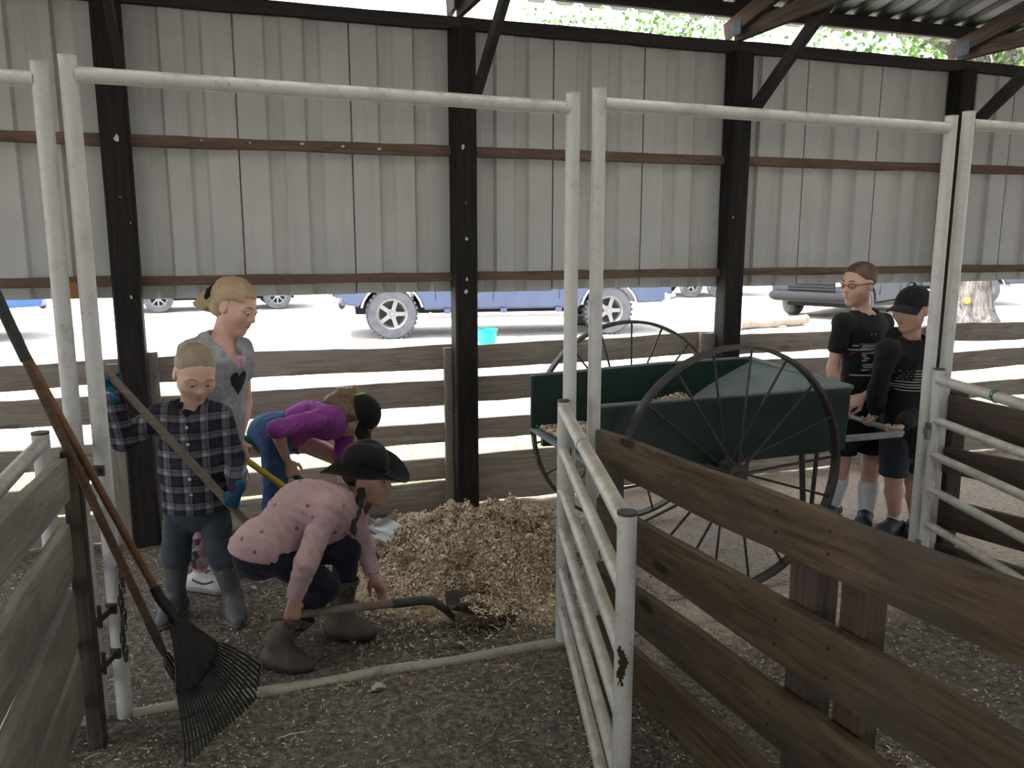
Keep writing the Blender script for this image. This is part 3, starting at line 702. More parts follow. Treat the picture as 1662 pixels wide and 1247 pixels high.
m_grip = flat('dark_green_grip', (.018, .024, .018), (.03, .038, .028), 30, .6)
# leaf rake
rake = thing('leaf_rake', 'leaf rake with black plastic fan head standing on its tines at lower left', 'rake', (-.09, 2.89, 0))
tipA, tipB = Vector(oz(300, 1246, .004)), Vector(oz(433, 1108, .004))
apex = Vector(oz(270, 990, .44)); top_r = Vector(oy(25, 545, 2.83))
mid_t = (tipA+tipB)/2; ax_ = (mid_t-apex); FL = ax_.length; ad = ax_.normalized(); sd = (tipB-tipA); sd = (sd-ad*sd.dot(ad)).normalized(); fn = ad.cross(sd)
if fn.dot(Vector((0, 0, 1))) < 0: fn = -fn
half = math.atan2((tipB-tipA).length/2, FL)*1.08
def fanp(a, r, off=0): return apex+ad*(r*math.cos(a))+sd*(r*math.sin(a))+fn*off
NT = 26; R1 = FL/math.cos(half)*1.0
bm = bmesh.new(); rows_ = []
for i in range(14):                                   # ribbed solid fan
    r = .012+(.30-.012)*i/13; rw = []
    for j in range(29):
        u = j/28*2-1; a = half*.97*u*(1 if r > .08 else .55+.45*r/.08)
        rr_ = r*(1-.06*(u*u) if i == 13 else 1)
        rw.append(fanp(a, rr_, .008*abs(((j/28*5) % 1)-.5)*min(1, r/.1)+.012*math.sin(PI*min(1, r/.28))-.006)-apex)
    rows_.append([bm.verts.new(p) for p in rw]+[bm.verts.new(p-fn*.003) for p in rw[::-1]])
sheet(bm, rows_); bm_obj('fan_plate', bm, M['black'], rake, Matrix.Translation(apex), True, 25)
for k in range(NT):
    a = half*(k/(NT-1)*2-1); rt = R1*(.93+.07*math.cos(a/half*1.2))
    pts = [fanp(a*.97, .28, .006), fanp(a, .34, .012), fanp(a, .43, .014), fanp(a, rt-.03, .006), fanp(a, rt-.004, -.004), fanp(a, rt+.004, -.026)]
    tube('tine', pts, [.0048, .0046, .0044, .0042, .0038, .003], M['black'], rake, 6)
for rr_ in (.36, .44):
    tube('tine_band', [fanp(half*(k/20*2-1), rr_, .0155) for k in range(21)], .0032, M['black'], rake, 6)
hd = (top_r-apex).normalized()
tube('socket', [apex+ad*.05+fn*.012, apex+fn*.010, apex+hd*.05, apex+hd*.10], [.012, .019, .0185, .017], M['black'], rake, 12)
shaft(rake, apex+hd*.02, top_r, .0125, .0125, m_hred)
# the second long handle, its head behind the fan
tool2 = thing('garden_fork', 'dark long-handled tool leaning on the left partition behind the leaf rake', 'fork', (-.16, 2.95, 0))
tA, tB = Vector(oy(0, 490, 2.83))+Vector((-.012, 0, .03)), Vector(oy(256, 1040, 2.865)); td = (tB-tA).normalized(); foot = tB+td*.19
shaft(tool2, tA, tB, .0145, .0135, m_hdk); shaft(tool2, tA-td*.01, tA+td*.22, .0175, .0175, m_grip, 'grip')
tube('socket', [tB-td*.08, tB, tB+td*.06], [.0155, .015, .010], M['iron'], tool2, 10)
for k in range(4):
    o_ = (k-1.5)*.035; c_ = tB+td*.06
    tube('tine', [c_, c_+td*.02+Vector((0, o_, 0)), c_+td*.10+Vector((.012, o_, 0)), foot+Vector((.01, o_, 0))], [.005, .005, .0045, .003], M['iron'], tool2, 6)
# chain on the left arch
chain = thing('chain', 'rusty link chain hanging from the white post beside the rake', 'chain', (-.42, 3.06, .6))
c0, c1 = oy(196, 925, 3.03), oy(203, 1066, 3.03)
for k in range(15):
    p = c0+(c1-c0)*(k/14)+V(.004*math.sin(k), 0, 0); bm = bmesh.new(); L = .021
    loop = [(L*math.copysign(1, math.cos(q))*.55+.008*math.cos(q), .0085*math.sin(q), 0) for q in np.linspace(0, 2*PI, 14, endpoint=False)]
    tube_bm(bm, loop, .0028, 6, closed=True)
    R = Matrix.Rotation(PI/2, 4, 'Y') @ Matrix.Rotation((PI/2)*(k % 2)+.3, 4, 'X')
    bm_obj('link', bm, M['chain'], chain, Matrix.Translation(p) @ R, True)
tube('hook', [c0+V(-.02, .02, .0), c0+V(-.008, .0, .012), c0+V(0, 0, .006)], .003, M['chain'], chain, 6)

# ------------------------------------------------------------------ outside: bucket, log, grass, vehicles, trees
m_teal = flat('teal_plastic', (.01, .24, .24), (.015, .29, .28), 6, .5)
bk = thing('bucket', 'teal plastic bucket standing on the bright yard behind the fence', 'bucket', (3.75, 12.3, 0))
bm = bmesh.new(); lathe_bm(bm, [(.0, .0), (.125, 0), (.13, .01), (.155, .30), (.168, .305), (.168, .325), (.150, .325), (.122, .012), (0, .012)], 28); bm_obj('shell', bm, m_teal, bk, Matrix.Translation((3.75, 12.3, -.02)), True, 40)
tube('bail', [(3.75+.165*math.cos(a), 12.3-.05, .30-.10*math.sin(a)) for a in np.linspace(0, PI, 13)], .004, M['steel'], bk, 6)
m_log = flat('bleached_log', (.27, .23, .19), (.19, .155, .125), 12, .9, bmp=.5)
bm = bmesh.new(); tube_bm(bm, [(.25*i, .03*math.sin(i), .02*math.sin(i*1.7)) for i in range(9)], [.10+.012*math.sin(i*2.1) for i in range(9)], 12)
tag(bm_obj('parking_log', bm, m_log, None, frame((9.1, 13.5, .07), (11.0, 13.95, .07)), True, 50), 'bleached log lying on the bright yard right of the pickup', 'log')
P = []
m_grass = island('sunlit_grass', [(0, (.22, .28, .09)), (.6, (.32, .36, .15)), (1, (.46, .48, .24))], transl=.3)
n = 9000; gx = RNG.uniform(-4, 12, n); gy = 5.25+RNG.uniform(0, 1, n)**1.3*2.6
g = np.random.default_rng(12); hgt = g.uniform(.03, .10, n); w_ = .006; an = g.uniform(0, PI, n); lean = g.normal(0, .03, (n, 2))
base = np.stack([gx, gy, np.full(n, -.03)], 1); sx = np.stack([np.cos(an)*w_, np.sin(an)*w_, np.zeros(n)], 1)
tip = base+np.stack([lean[:, 0], lean[:, 1], hgt], 1)
v = np.stack([base-sx, base+sx, tip], 1).reshape(-1, 3); me = bpy.data.meshes.new('grass'); me.from_pydata(v.tolist(), [], np.arange(3*n).reshape(-1, 3).tolist()); me.materials.append(m_grass)
o = bpy.data.objects.new('grass', me); COL.objects.link(o); tag(o, 'short bright grass growing along the outside of the fence', 'grass', kind='stuff')

def wheel(parent, c, R, w, axis, rimr, nsp, m_rim, lugs=0, name='wheel'):
    """axis: +1/-1 = outer face along -Y / +Y"""
    c = Vector(c); e = empty(name, c); e.parent = parent; e.location = c-wloc(parent)
    T = Matrix.Translation(c) @ Matrix.Rotation(PI/2*axis, 4, 'X'); bm = bmesh.new()
    lathe_bm(bm, [(rimr, -w/2), (R*.93, -w/2), (R*.985, -w*.38), (R, -w*.2), (R, w*.2), (R*.985, w*.38), (R*.93, w/2), (rimr, w/2), (rimr*.97, 0)], 40, close=True)
    if lugs:
        for k in range(lugs):
            a = 2*PI*k/lugs
            for s in (-1, 1):
                Mx = Matrix.Rotation(a+s*.03, 4, 'Z') @ Matrix.Translation((R+.002, 0, s*w*.34)); box_bm(bm, (0, 0, 0), (.030, .05, w*.26), Mx)
    bm_obj('tire', bm, m_tire, e, T, True, 35)
    bm = bmesh.new(); lathe_bm(bm, [(rimr, w*.42), (rimr*.93, w*.40), (rimr*.86, w*.25), (rimr*.80, w*.12), (rimr*.8, w*.05), (rimr*.9, -.3*w), (rimr, -.3*w)], 32, close=True)
    for k in range(nsp):
        a = 2*PI*k/nsp; Mx = Matrix.Rotation(a, 4, 'Z')
        vs = box_bm(bm, (rimr*.52, 0, w*.27), (rimr*.78, rimr*(.27 if nsp < 7 else .16), .03), Mx)
    lathe_bm(bm, [(0, w*.36), (rimr*.16, w*.36), (rimr*.19, w*.30), (rimr*.34, w*.29), (rimr*.36, w*.2), (0, w*.2)], 20)
    bm_obj('rim', bm, m_rim, e, T, True, 35)
    bm = bmesh.new(); lathe_bm(bm, [(0, w*.05), (rimr*.84, w*.05), (rimr*.84, w*.0), (0, 0)], 24); bm_obj('brake_disc', bm, M['rubber'], e, T, True, 35)
    return e
m_tire = flat('dusty_tire', (.055, .06, .068), (.095, .10, .11), 6, .85)
m_alloy = flat('silver_alloy', (.26, .265, .28), (.20, .205, .215), 6, .35, .5)
m_glass, t, b = nt('dark_car_glass', .05, .5); b.inputs['Base Color'].default_value = (.03, .04, .045, 1)
m_chrome = flat('chrome', (.75, .76, .78), None, 4, .15, 1.0)
m_lamp = flat('clear_lamp', (.8, .82, .84), None, 4, .2, 0, .6); m_red = flat('red_lamp', (.35, .02, .02), None, 4, .3)
m_undr = flat('black_underbody', (.012, .012, .013), None, 8, .9)
def body_part(name, prof, y0, y1, m, parent, F, taper=None, bev=.03):
    """side outline (x, z) extruded across the vehicle, rounded along its edges"""
    bm = bmesh.new(); k = len(prof)
    a = [bm.verts.new((x, y0+(taper(z) if taper else 0), z)) for x, z in prof]; b_ = [bm.verts.new((x, y1-(taper(z) if taper else 0), z)) for x, z in prof]
    bm.faces.new(a); bm.faces.new(b_[::-1])
    for i in range(k): bm.faces.new((a[i], a[(i+1) % k], b_[(i+1) % k], b_[i]))
    bmesh.ops.recalc_face_normals(bm, faces=bm.faces)
    if bev:
        ed = [e for e in bm.edges if len(e.link_faces) == 2 and e.calc_face_angle(0) > .9]
        bmesh.ops.bevel(bm, geom=ed, offset=bev, segments=2, affect='EDGES', clamp_overlap=True)
    return bm_obj(name, bm, m, parent, F, True, 32)
def arch(cx, R, z0, n=9): return [(cx+R*math.cos(a), z0+R*math.sin(a)) for a in np.linspace(0, PI, n)]
def vehicle(label, cat, kind, paint, loc, yaw, R=.40, wb=3.85, lugs=0, name=None, rimm=None, nsp=6, flip=1):
    """front towards local -x; wheels stand on z=0; origin under the front axle"""
    root = thing(name or kind, label, cat, loc)
    F = Matrix.Translation(loc) @ Matrix.Rotation(yaw, 4, 'Z')
    W = 1.92 if kind == 'pickup_truck' else 1.82; y0, y1 = -W/2, W/2
    hz = R+.02; belt = 1.18 if kind == 'pickup_truck' else 1.0; sill = .50 if kind == 'pickup_truck' else .34; roof = 1.92 if kind == 'pickup_truck' else 1.62
    fo, ro = (.98, 1.20) if kind == 'pickup_truck' else (.88, .85); AR = R*1.22
    lower = [(-fo+.08, sill+.12), (-fo, sill+.30), (-fo+.02, belt-.14), (-fo+.10, belt-.03), (-.1, belt+.03), (.55, belt+.06), (wb+ro-.02, belt+.06), (wb+ro, sill+.2), (wb+ro-.05, sill+.08)]
    lower += [(wb+AR, sill+.06)]+[(x, max(z, sill)) for x, z in arch(wb, AR, hz-.02)][1:-1]+[(wb-AR, sill), (AR, sill)]+[(x, max(z, sill)) for x, z in arch(0, AR, hz-.02)][1:-1]+[(-AR, sill+.06)]
    body_part('body_shell', lower, y0, y1, paint, root, F, lambda z: .05*max(0, z-.75)**1.2+.05*max(0, .7-z), .035)
    if kind == 'pickup_truck': cabp = [(.45, belt+.02), (1.05, roof-.06), (1.25, roof), (2.75, roof), (2.98, roof-.08), (3.08, belt+.02)]
    else: cabp = [(.35, belt), (1.15, roof-.05), (1.4, roof), (wb+.15, roof-.02), (wb+ro-.22, roof-.12), (wb+ro-.04, belt)]
    tp = lambda z: .08+.22*(z-belt)/(roof-belt)*.9
    body_part('cab', cabp, y0, y1, paint, root, F, tp, .05)
    cabx = [p[0] for p in cabp]; x0, x1 = cabx[0], cabx[-1]
    segs = [(x0+.52, (x0+x1)/2-.05), ((x0+x1)/2+.03, x1-.28)]
    for s in (-1, 1):
        for (a, b_) in segs:
            zt, zb = roof-.12, belt+.07
            pts = []
            for (x, z) in ((a-.12 if a == segs[0][0] else a, zb), (b_, zb), (b_-(.06 if b_ == segs[1][1] else 0), zt), (a+(.20 if a == segs[0][0] else 0), zt)):
                pts.append(F @ Vector((x, s*(W/2-tp(z)+.006), z)))
            panel('side_window', pts if s > 0 else pts[::-1], .004, m_glass, root)
    for (xa, za, xb, zb, nm) in ((cabp[0][0]+.05, belt+.09, cabp[1][0]-.03, roof-.11, 'windscreen'), (cabp[-1][0]-.02, belt+.10, cabp[-2][0]+.02, roof-.16, 'rear_window')):
        sgn = -1 if nm == 'windscreen' else 1
        pts = [F @ Vector((x+sgn*.012, s*(W/2-tp(z)-.10), z+.01)) for (x, z, s) in ((xa, za, -1), (xa, za, 1), (xb, zb, 1), (xb, zb, -1))]
        panel(nm, pts, .004, m_glass, root)
    for (cx_, nm) in ((-fo-.02, 'front_bumper'), (wb+ro+.02, 'rear_bumper')):
        bm = bmesh.new(); tube_bm(bm, [(cx_+(.16 if cx_ < 0 else -.16), y0-.0, sill+.14), (cx_, y0+.12, sill+.14), (cx_, 0, sill+.14), (cx_, y1-.12, sill+.14), (cx_+(.16 if cx_ < 0 else -.16), y1, sill+.14)], .11, 8)
        bm_obj(nm, bm, m_chrome if kind == 'pickup_truck' else m_undr, root, F, True, 60)
    for s in (-1, 1):
        bm = bmesh.new(); box_bm(bm, (-fo+.05, s*(W/2-.24), belt-.22), (.12, .34, .18)); bmesh.ops.bevel(bm, geom=bm.edges[:], offset=.03, segments=2, affect='EDGES'); bm_obj('headlight', bm, m_lamp, root, F, True, 40)
        bm = bmesh.new(); box_bm(bm, (wb+ro-.02, s*(W/2-.12), belt-.18), (.08, .14, .32)); bmesh.ops.bevel(bm, geom=bm.edges[:], offset=.02, segments=2, affect='EDGES'); bm_obj('tail_light', bm, m_red, root, F, True, 40)
        bm = bmesh.new(); box_bm(bm, (x0+.42, s*(W/2+.07), belt+.16), (.10, .20, .15)); bmesh.ops.bevel(bm, geom=bm.edges[:], offset=.03, segments=2, affect='EDGES'); bm_obj('mirror', bm, paint, root, F, True, 40)
        for cx_ in (0, wb):                            # flared arch lips
            bm = bmesh.new(); tube_bm(bm, [(x, s*(W/2-.005), z) for x, z in arch(cx_, AR, hz-.02, 15) if z >= sill-.01], .022, 8); bm_obj('arch_lip', bm, m_chrome if kind == 'pickup_truck' else paint, root, F, True, 60)
        for xx in (segs[0][0]-.22, segs[0][1]+.05, x1-.12):     # door gaps
            bm = bmesh.new(); box_bm(bm, (xx, s*(W/2-.006), (sill+belt)/2+.06), (.012, .016, belt-sill-.2)); bm_obj('door_gap', bm, m_undr, root, F)
        for xx in (segs[0][1]-.06, x1-.28):
            bm = bmesh.new(); box_bm(bm, (xx, s*(W/2+.012), belt-.10), (.18, .03, .035)); bmesh.ops.bevel(bm, geom=bm.edges[:], offset=.01, segments=1, affect='EDGES'); bm_obj('door_handle', bm, m_chrome, root, F)
        if kind == 'pickup_truck':
            bm = bmesh.new(); tube_bm(bm, [(AR+.1, s*(W/2+.03), .43), (AR+.2, s*(W/2+.06), .40), (wb-AR-.2, s*(W/2+.06), .40), (wb-AR-.1, s*(W/2+.03), .43)], .042, 10); st_ = bm_obj('side_step', bm, m_alloy, root, F, True, 50)
            for xx in (AR+.42, wb*.5, wb-AR-.42):
                bm = bmesh.new(); box_bm(bm, (xx, s*(W/2-.01), .455), (.10, .12, .12)); bm_obj('step_bracket', bm, paint, root, F)
    bm = bmesh.new(); box_bm(bm, (wb*.47, 0, sill+.02), (wb+1.0, W*.72, .2)); bm_obj('underbody', bm, m_undr, root, F)
    bm = bmesh.new(); box_bm(bm, (-fo+.0, 0, belt-.26), (.05, W*.56, .26))
    for k in range(4): box_bm(bm, (-fo-.03, 0, belt-.36+.065*k), (.02, W*.54, .02))
    bm_obj('grille', bm, m_undr, root, F)
    for cx_ in (0, wb):
        for s in (-1, 1):
            c = F @ Vector((cx_, s*(W/2-.135), R)); e = wheel(root, c, R, .27, 1 if s < 0 else -1, R*.60, nsp, rimm or m_alloy, lugs)
            # turn the wheel with the vehicle
            e.rotation_euler.z = 0
            for ch in e.children:
                Tm = Matrix.Translation(c) @ Matrix.Rotation(yaw, 4, 'Z') @ Matrix.Rotation(PI/2*(1 if s < 0 else -1), 4, 'X'); Tm.translation = Vector((0, 0, 0)); ch.matrix_basis = Tm
    return root
m_blue = flat('slate_blue_paint', (.055, .075, .135), (.07, .09, .155), 2, .3, .15, .5)
m_blue2 = flat('bright_blue_paint', (.03, .09, .24), (.045, .11, .27), 2, .3, .1, .5)
m_dkblue = flat('dark_blue_paint', (.018, .026, .042), (.025, .034, .05), 2, .5, .0, .3)
m_slate = flat('slate_grey_paint', (.04, .055, .07), (.055, .07, .085), 2, .35, .2, .5)
m_silver = flat('silver_paint', (.3, .32, .36), (.25, .27, .30), 2, .3, .3, .5)
pA, pB = oz(637, 549, -.02), oz(985, 541, -.02); yw = math.atan2(pB[1]-pA[1], pB[0]-pA[0])
off = Vector((-math.sin(yw), math.cos(yw), 0))*.84
pk = vehicle('slate blue pickup truck with big silver wheels behind the middle of the fence', 'truck', 'pickup_truck', m_blue, (pA[0]+off.x, pA[1]+off.y, -.03), yw, R=.435, nsp=5, wb=float(np.linalg.norm(pB-pA)), lugs=30)
vehicle('bright blue pickup truck seen at the far left edge, below the siding', 'truck', 'pickup_truck', m_blue2, (-7.9, 15.7, -.03), .26, R=.40, wb=3.7)
vehicle('silver car far off behind the woman with the ponytail', 'car', 'car', m_silver, (-1.65, 21.9, -.03), .05, R=.34, wb=2.7, nsp=8)
vehicle('dark blue car facing the barn, behind the boy with glasses', 'car', 'car', m_dkblue, (12.6, 15.3, -.03), math.radians(28), R=.34, wb=2.7, nsp=8)
vehicle('slate grey pickup truck partly hidden by the big tree trunk', 'truck', 'pickup_truck', m_slate, (15.4, 18.6, -.03), math.radians(-22), R=.40, wb=3.6)
m_rose = flat('faded_rose_paint', (.30, .24, .26), (.25, .20, .22), 3, .6)
tr = thing('livestock_trailer', 'pale rose trailer standing far off right of the slate blue pickup', 'trailer', (13.2, 22.5, 0))
F = Matrix.Translation((13.2, 22.5, -.03)) @ Matrix.Rotation(math.radians(-8), 4, 'Z')
body_part('box', [(-2.4, .55), (2.6, .55), (2.6, 2.3), (-2.0, 2.3), (-2.4, 1.9)], -.95, .95, m_rose, tr, F, None, .06)
for zz in (1.25, 1.55, 1.85):
    bm = bmesh.new(); box_bm(bm, (.2, 0, zz), (4.2, 1.94, .10)); bm_obj('vent_slot', bm, m_undr, tr, F)
for xx in (-.2, .65):
    for s in (-1, 1):
        c = F @ Vector((xx, s*.98, .36)); wheel(tr, c, .36, .2, 1 if s < 0 else -1, .2, 5, m_alloy)
bm = bmesh.new(); tube_bm(bm, [(-2.4, -.5, .55), (-3.5, 0, .55), (-2.4, .5, .55)], .05, 8); bm_obj('drawbar', bm, m_undr, tr, F, True, 50)

m_bark, t, b = nt('furrowed_bark', .95, .1); v = coords(t, (5, 5, .9)); n1 = noise(t, v, 3.0, 6, .65, .6)
t.links.new(ramp(t, n1, [(.35, (.045, .040, .037)), (.5, (.125, .113, .107)), (.68, (.21, .195, .187))]).outputs[0], b.inputs['Base Color']); bump(t, b, n1, .9, .06)
m_leaf = island('green_leaves', [(0, (.04, .095, .025)), (.5, (.09, .18, .05)), (1, (.18, .28, .09))], .6, .5)
def tree(label, x, y, r, h, crown, seed, nleaf=9000):
    root = thing('tree', label, 'tree', (x, y, 0)); g = np.random.default_rng(seed)
    bm = bmesh.new(); seg = 48; zs = [-.3, 0, .15, .35, .7, 1.2, 1.9, 2.8, 3.8, h*.62]; rings = []
    for z in zs:
        rr_ = r*(.86+.42*math.exp(-max(z, 0)/.28)-.05*z/ max(h*.62, 1)*4); ring = []
        for k in range(seg):
            a = 2*PI*k/seg; q = 1+.07*mnoise.noise((math.cos(a)*5, math.sin(a)*5, z*.7+seed))+.045*math.sin(k*PI*3/ 4+z)+.10*math.exp(-max(z, 0)/.3)*math.sin(a*5+seed)
            ring.append(bm.verts.new((rr_*q*math.cos(a), rr_*q*math.sin(a), z)))
        rings.append(ring)
    for a, b_ in zip(rings, rings[1:]):
        for k in range(seg): bm.faces.new((a[k], a[(k+1) % seg], b_[(k+1) % seg], b_[k]))
    bm.faces.new(rings[-1]); bm_obj('trunk', bm, m_bark, root, Matrix.Translation((x, y, 0)), True)
    tops = []
    for k in range(9):
        a = 2*PI*k/9+seed; el = g.uniform(.35, 1.1); L = crown*g.uniform(.6, .95); p0 = Vector((x, y, h*g.uniform(.42, .6))); d = Vector((math.cos(a)*math.cos(el), math.sin(a)*math.cos(el), math.sin(el)))
        pts = [p0+d*(L*i/6)+Vector((.1*math.sin(i*2+k), .1*math.cos(i*1.7+k), .06*i)) for i in range(7)]
        tube('branch', pts, [r*.34*(1-i/7.5) for i in range(7)], m_bark, root, 8); tops += [pts[3], pts[4], pts[5], pts[6]]
    n = nleaf; cc = np.array([tuple(tops[i]) for i in g.integers(0, len(tops), n)]); P = cc+g.normal(0, crown*.17, (n, 3)); P[:, 2] = np.maximum(P[:, 2], 2.6+g.uniform(0, 1.2, n))
    d = g.normal(size=(n, 3)); d /= np.linalg.norm(d, axis=1)[:, None]; u = g.normal(size=(n, 3)); s = np.cross(d, u); s /= np.linalg.norm(s, axis=1)[:, None]; l = g.uniform(.10, .19, n)[:, None]
    v = np.stack([P-d*l/2, P+s*l*.3, P+d*l/2, P-s*l*.3], 1).reshape(-1, 3)-V(x, y, 0)
    me = bpy.data.meshes.new('foliage'); me.from_pydata(v.tolist(), [], np.arange(4*n).reshape(-1, 4).tolist()); me.materials.append(m_leaf)
    o = bpy.data.objects.new('foliage', me); COL.objects.link(o); o.parent = root; o['kind'] = 'stuff'; return root
bigt = tree('big tree with furrowed trunk and a fresh round pruning scar, at right', 14.55, 13.35, .50, 8.5, 5.0, 3, 9000)
m_scar = flat('fresh_cut_wood', (.40, .17, .05), (.32, .12, .035), 8, .7)
sp_ = Vector(oy(1616, 490, 12.66)); dirs = (Vector((0, 0, 1.2))-Vector((sp_.x, sp_.y, 1.2))).normalized()
bm = bmesh.new(); lathe_bm(bm, [(0, .03), (.05, .032), (.066, .026), (.075, .0), (.07, -.12), (0, -.12)], 20)
bm_obj('pruning_scar', bm, m_scar, bigt, Matrix.Translation(Vector((14.55, 13.35, sp_.z))+dirs*.485) @ dirs.to_track_quat('Z', 'Y').to_matrix().to_4x4(), True, 40)
tree('tall leafy tree beyond the slate blue pickup, seen through the eave gap', 11.5, 24.0, .32, 9.5, 4.4, 8, 6000)
tree('broad leafy tree right of the trailer, seen through the eave gap', 18.5, 26.5, .35, 9.0, 4.2, 11, 7500)
tree('leafy tree farthest right, seen through the eave gap over the big trunk', 27.0, 23.5, .30, 9.0, 4.2, 15, 7500)
# ------------------------------------------------------------------ PEOPLE: smooth blended solids, meshed once each
class Blob:
    def __init__(s, vox=.0075): s.vox = vox; s.P = []; s.cuts = []
    def cone(s, a, b, ra, rb=None, k=.02, flat=None, op=1, f=.6):
        """tapered limb a->b; flat = direction in which its section is squashed to the share f"""
        s.P.append((0, V(*a), V(*b), ra, ra if rb is None else rb, k, None if flat is None else nrm(flat), op, f)); return s
    def ball(s, c, r, axes=None, k=.02, op=1):
        r = V(r, r, r) if np.isscalar(r) else V(*r)
        s.P.append((1, V(*c), r, np.eye(3) if axes is None else np.array(axes), k, op)); return s
    def chain(s, pts, rs, k=.015, flat=None, f=.6):
        for i in range(len(pts)-1): s.cone(pts[i], pts[i+1], rs[i], rs[i+1], k, flat, 1, f)
        return s
    def cut(s, p, n): s.cuts.append((V(*p), nrm(n))); return s
    def field(s):
        lo, hi = np.full(3, 1e9), np.full(3, -1e9)
        for q in s.P:
            if q[-1] in (-1,) or (q[0] == 0 and q[7] == -1) or (q[0] == 1 and q[5] == -1): continue
            if q[0] == 0: pts = [q[1]-max(q[3], q[4]), q[1]+max(q[3], q[4]), q[2]-max(q[3], q[4]), q[2]+max(q[3], q[4])]
            else: pts = [q[1]-q[2].max(), q[1]+q[2].max()]
            lo = np.minimum(lo, np.min(pts, 0)); hi = np.maximum(hi, np.max(pts, 0))
        lo -= 3*s.vox+.01; hi += 3*s.vox+.01; n = np.ceil((hi-lo)/s.vox).astype(int)+1
        ax = [(lo[i]+np.arange(n[i])*s.vox).astype(np.float32) for i in range(3)]
        F = np.full(n, .08, np.float32)
        for q in s.P:
            if q[0] == 0:
                _, a, b, ra, rb, k, fl, op, f = q; m = max(ra, rb)+k+.012; l, h = np.minimum(a, b)-m, np.maximum(a, b)+m
            else:
                _, c, r, A, k, op = q; m = r.max()+k+.012; l, h = c-m, c+m
            i0 = np.clip(np.floor((l-lo)/s.vox).astype(int), 0, n); i1 = np.clip(np.ceil((h-lo)/s.vox).astype(int)+1, 0, n)
            if (i1 <= i0).any(): continue
            sl = tuple(slice(i0[j], i1[j]) for j in range(3))
            X, Y, Z = np.meshgrid(ax[0][sl[0]], ax[1][sl[1]], ax[2][sl[2]], indexing='ij')
            if q[0] == 0:
                px, py, pz = X-np.float32(a[0]), Y-np.float32(a[1]), Z-np.float32(a[2]); ba = (b-a).astype(np.float32); L2 = float(ba@ba)+1e-12
                t = np.clip((px*ba[0]+py*ba[1]+pz*ba[2])/L2, 0, 1); px = px-ba[0]*t; py = py-ba[1]*t; pz = pz-ba[2]*t; d2 = px*px+py*py+pz*pz
                if fl is not None:
                    w = px*np.float32(fl[0])+py*np.float32(fl[1])+pz*np.float32(fl[2]); d2 = d2+w*w*np.float32(1/(f*f)-1)
                d = np.sqrt(d2)-(ra+(rb-ra)*t)
                if fl is not None: d = d*np.float32(.5+.5*f)
            else:
                p = [X-np.float32(c[0]), Y-np.float32(c[1]), Z-np.float32(c[2])]; k0 = 0; k1 = 0
                for j in range(3):
                    u = p[0]*np.float32(A[j][0])+p[1]*np.float32(A[j][1])+p[2]*np.float32(A[j][2]); k0 = k0+(u/r[j])**2; k1 = k1+(u/r[j]**2)**2
                k0 = np.sqrt(k0); d = k0*(k0-1)/np.sqrt(k1+1e-12)
            G = F[sl]
            if op == 1:
                hgt = np.maximum(k-np.abs(G-d), 0)/k; F[sl] = np.minimum(G, d)-hgt*hgt*k*.25
            else:
                hgt = np.maximum(k-np.abs(G+d), 0)/k; F[sl] = np.maximum(G, -d)+hgt*hgt*k*.25
        return F, ax, lo
    def mesh(s, name, m, parent, fold=None, smooth=1):
        F, ax, lo = s.field()
        if fold is not None or s.cuts:
            X, Y, Z = np.meshgrid(*ax, indexing='ij')
            if fold is not None: F = F+fold(X, Y, Z)
            for p, n in s.cuts: F = np.maximum(F, (X-p[0])*n[0]+(Y-p[1])*n[1]+(Z-p[2])*n[2])
            F = F.astype(np.float32)
        for i in range(3):
            sl = [slice(None)]*3
            for e in (0, -1): sl[i] = e; F[tuple(sl)] = np.maximum(F[tuple(sl)], .01)
        v, f = surface_nets(F); v = lo+v*s.vox
        for _ in range(smooth): v = laplace(v, f)
        o = local_mesh(name, v, f.tolist(), m, parent); return o
def surface_nets(F):
    S = F < 0; nx, ny, nz = F.shape
    def crn(A, i, j, k): return A[i:nx-1+i, j:ny-1+j, k:nz-1+k]
    cnt = sum(crn(S, i, j, k).astype(np.int8) for i in (0, 1) for j in (0, 1) for k in (0, 1))
    act = (cnt > 0) & (cnt < 8); idx = -np.ones(act.shape, np.int64); I = np.argwhere(act); idx[act] = np.arange(len(I))
    val = {(i, j, k): F[I[:, 0]+i, I[:, 1]+j, I[:, 2]+k] for i in (0, 1) for j in (0, 1) for k in (0, 1)}
    acc = np.zeros((len(I), 3)); num = np.zeros(len(I))
    for a in val:
        for d in range(3):
            if a[d] == 0:
                b = list(a); b[d] = 1; b = tuple(b); va, vb = val[a], val[b]; c = (va < 0) != (vb < 0)
                t = np.where(c, va/np.where(c, va-vb, 1), 0); p = np.tile(np.array(a, float), (len(I), 1)); p[:, d] += t
                acc += p*c[:, None]; num += c
    v = I+acc/num[:, None]; fs = []
    for d in range(3):
        e = [1, 2]; e = [x for x in range(3) if x != d]; u, w = e
        A = np.moveaxis(S, d, 0); c = A[:-1] != A[1:]; c = np.moveaxis(c, 0, d)
        E = np.argwhere(c); E = E[(E[:, u] > 0) & (E[:, w] > 0) & (E[:, u] < F.shape[u]-1) & (E[:, w] < F.shape[w]-1)]
        def at(du, dw): q = E.copy(); q[:, u] -= du; q[:, w] -= dw; return idx[q[:, 0], q[:, 1], q[:, 2]]
        quad = np.stack([at(1, 1), at(0, 1), at(0, 0), at(1, 0)], 1); ins = S[E[:, 0], E[:, 1], E[:, 2]]
        if d == 1: ins = ~ins
        quad[~ins] = quad[~ins][:, ::-1]; fs.append(quad)
    f = np.concatenate(fs); return v, f[(f >= 0).all(1)]
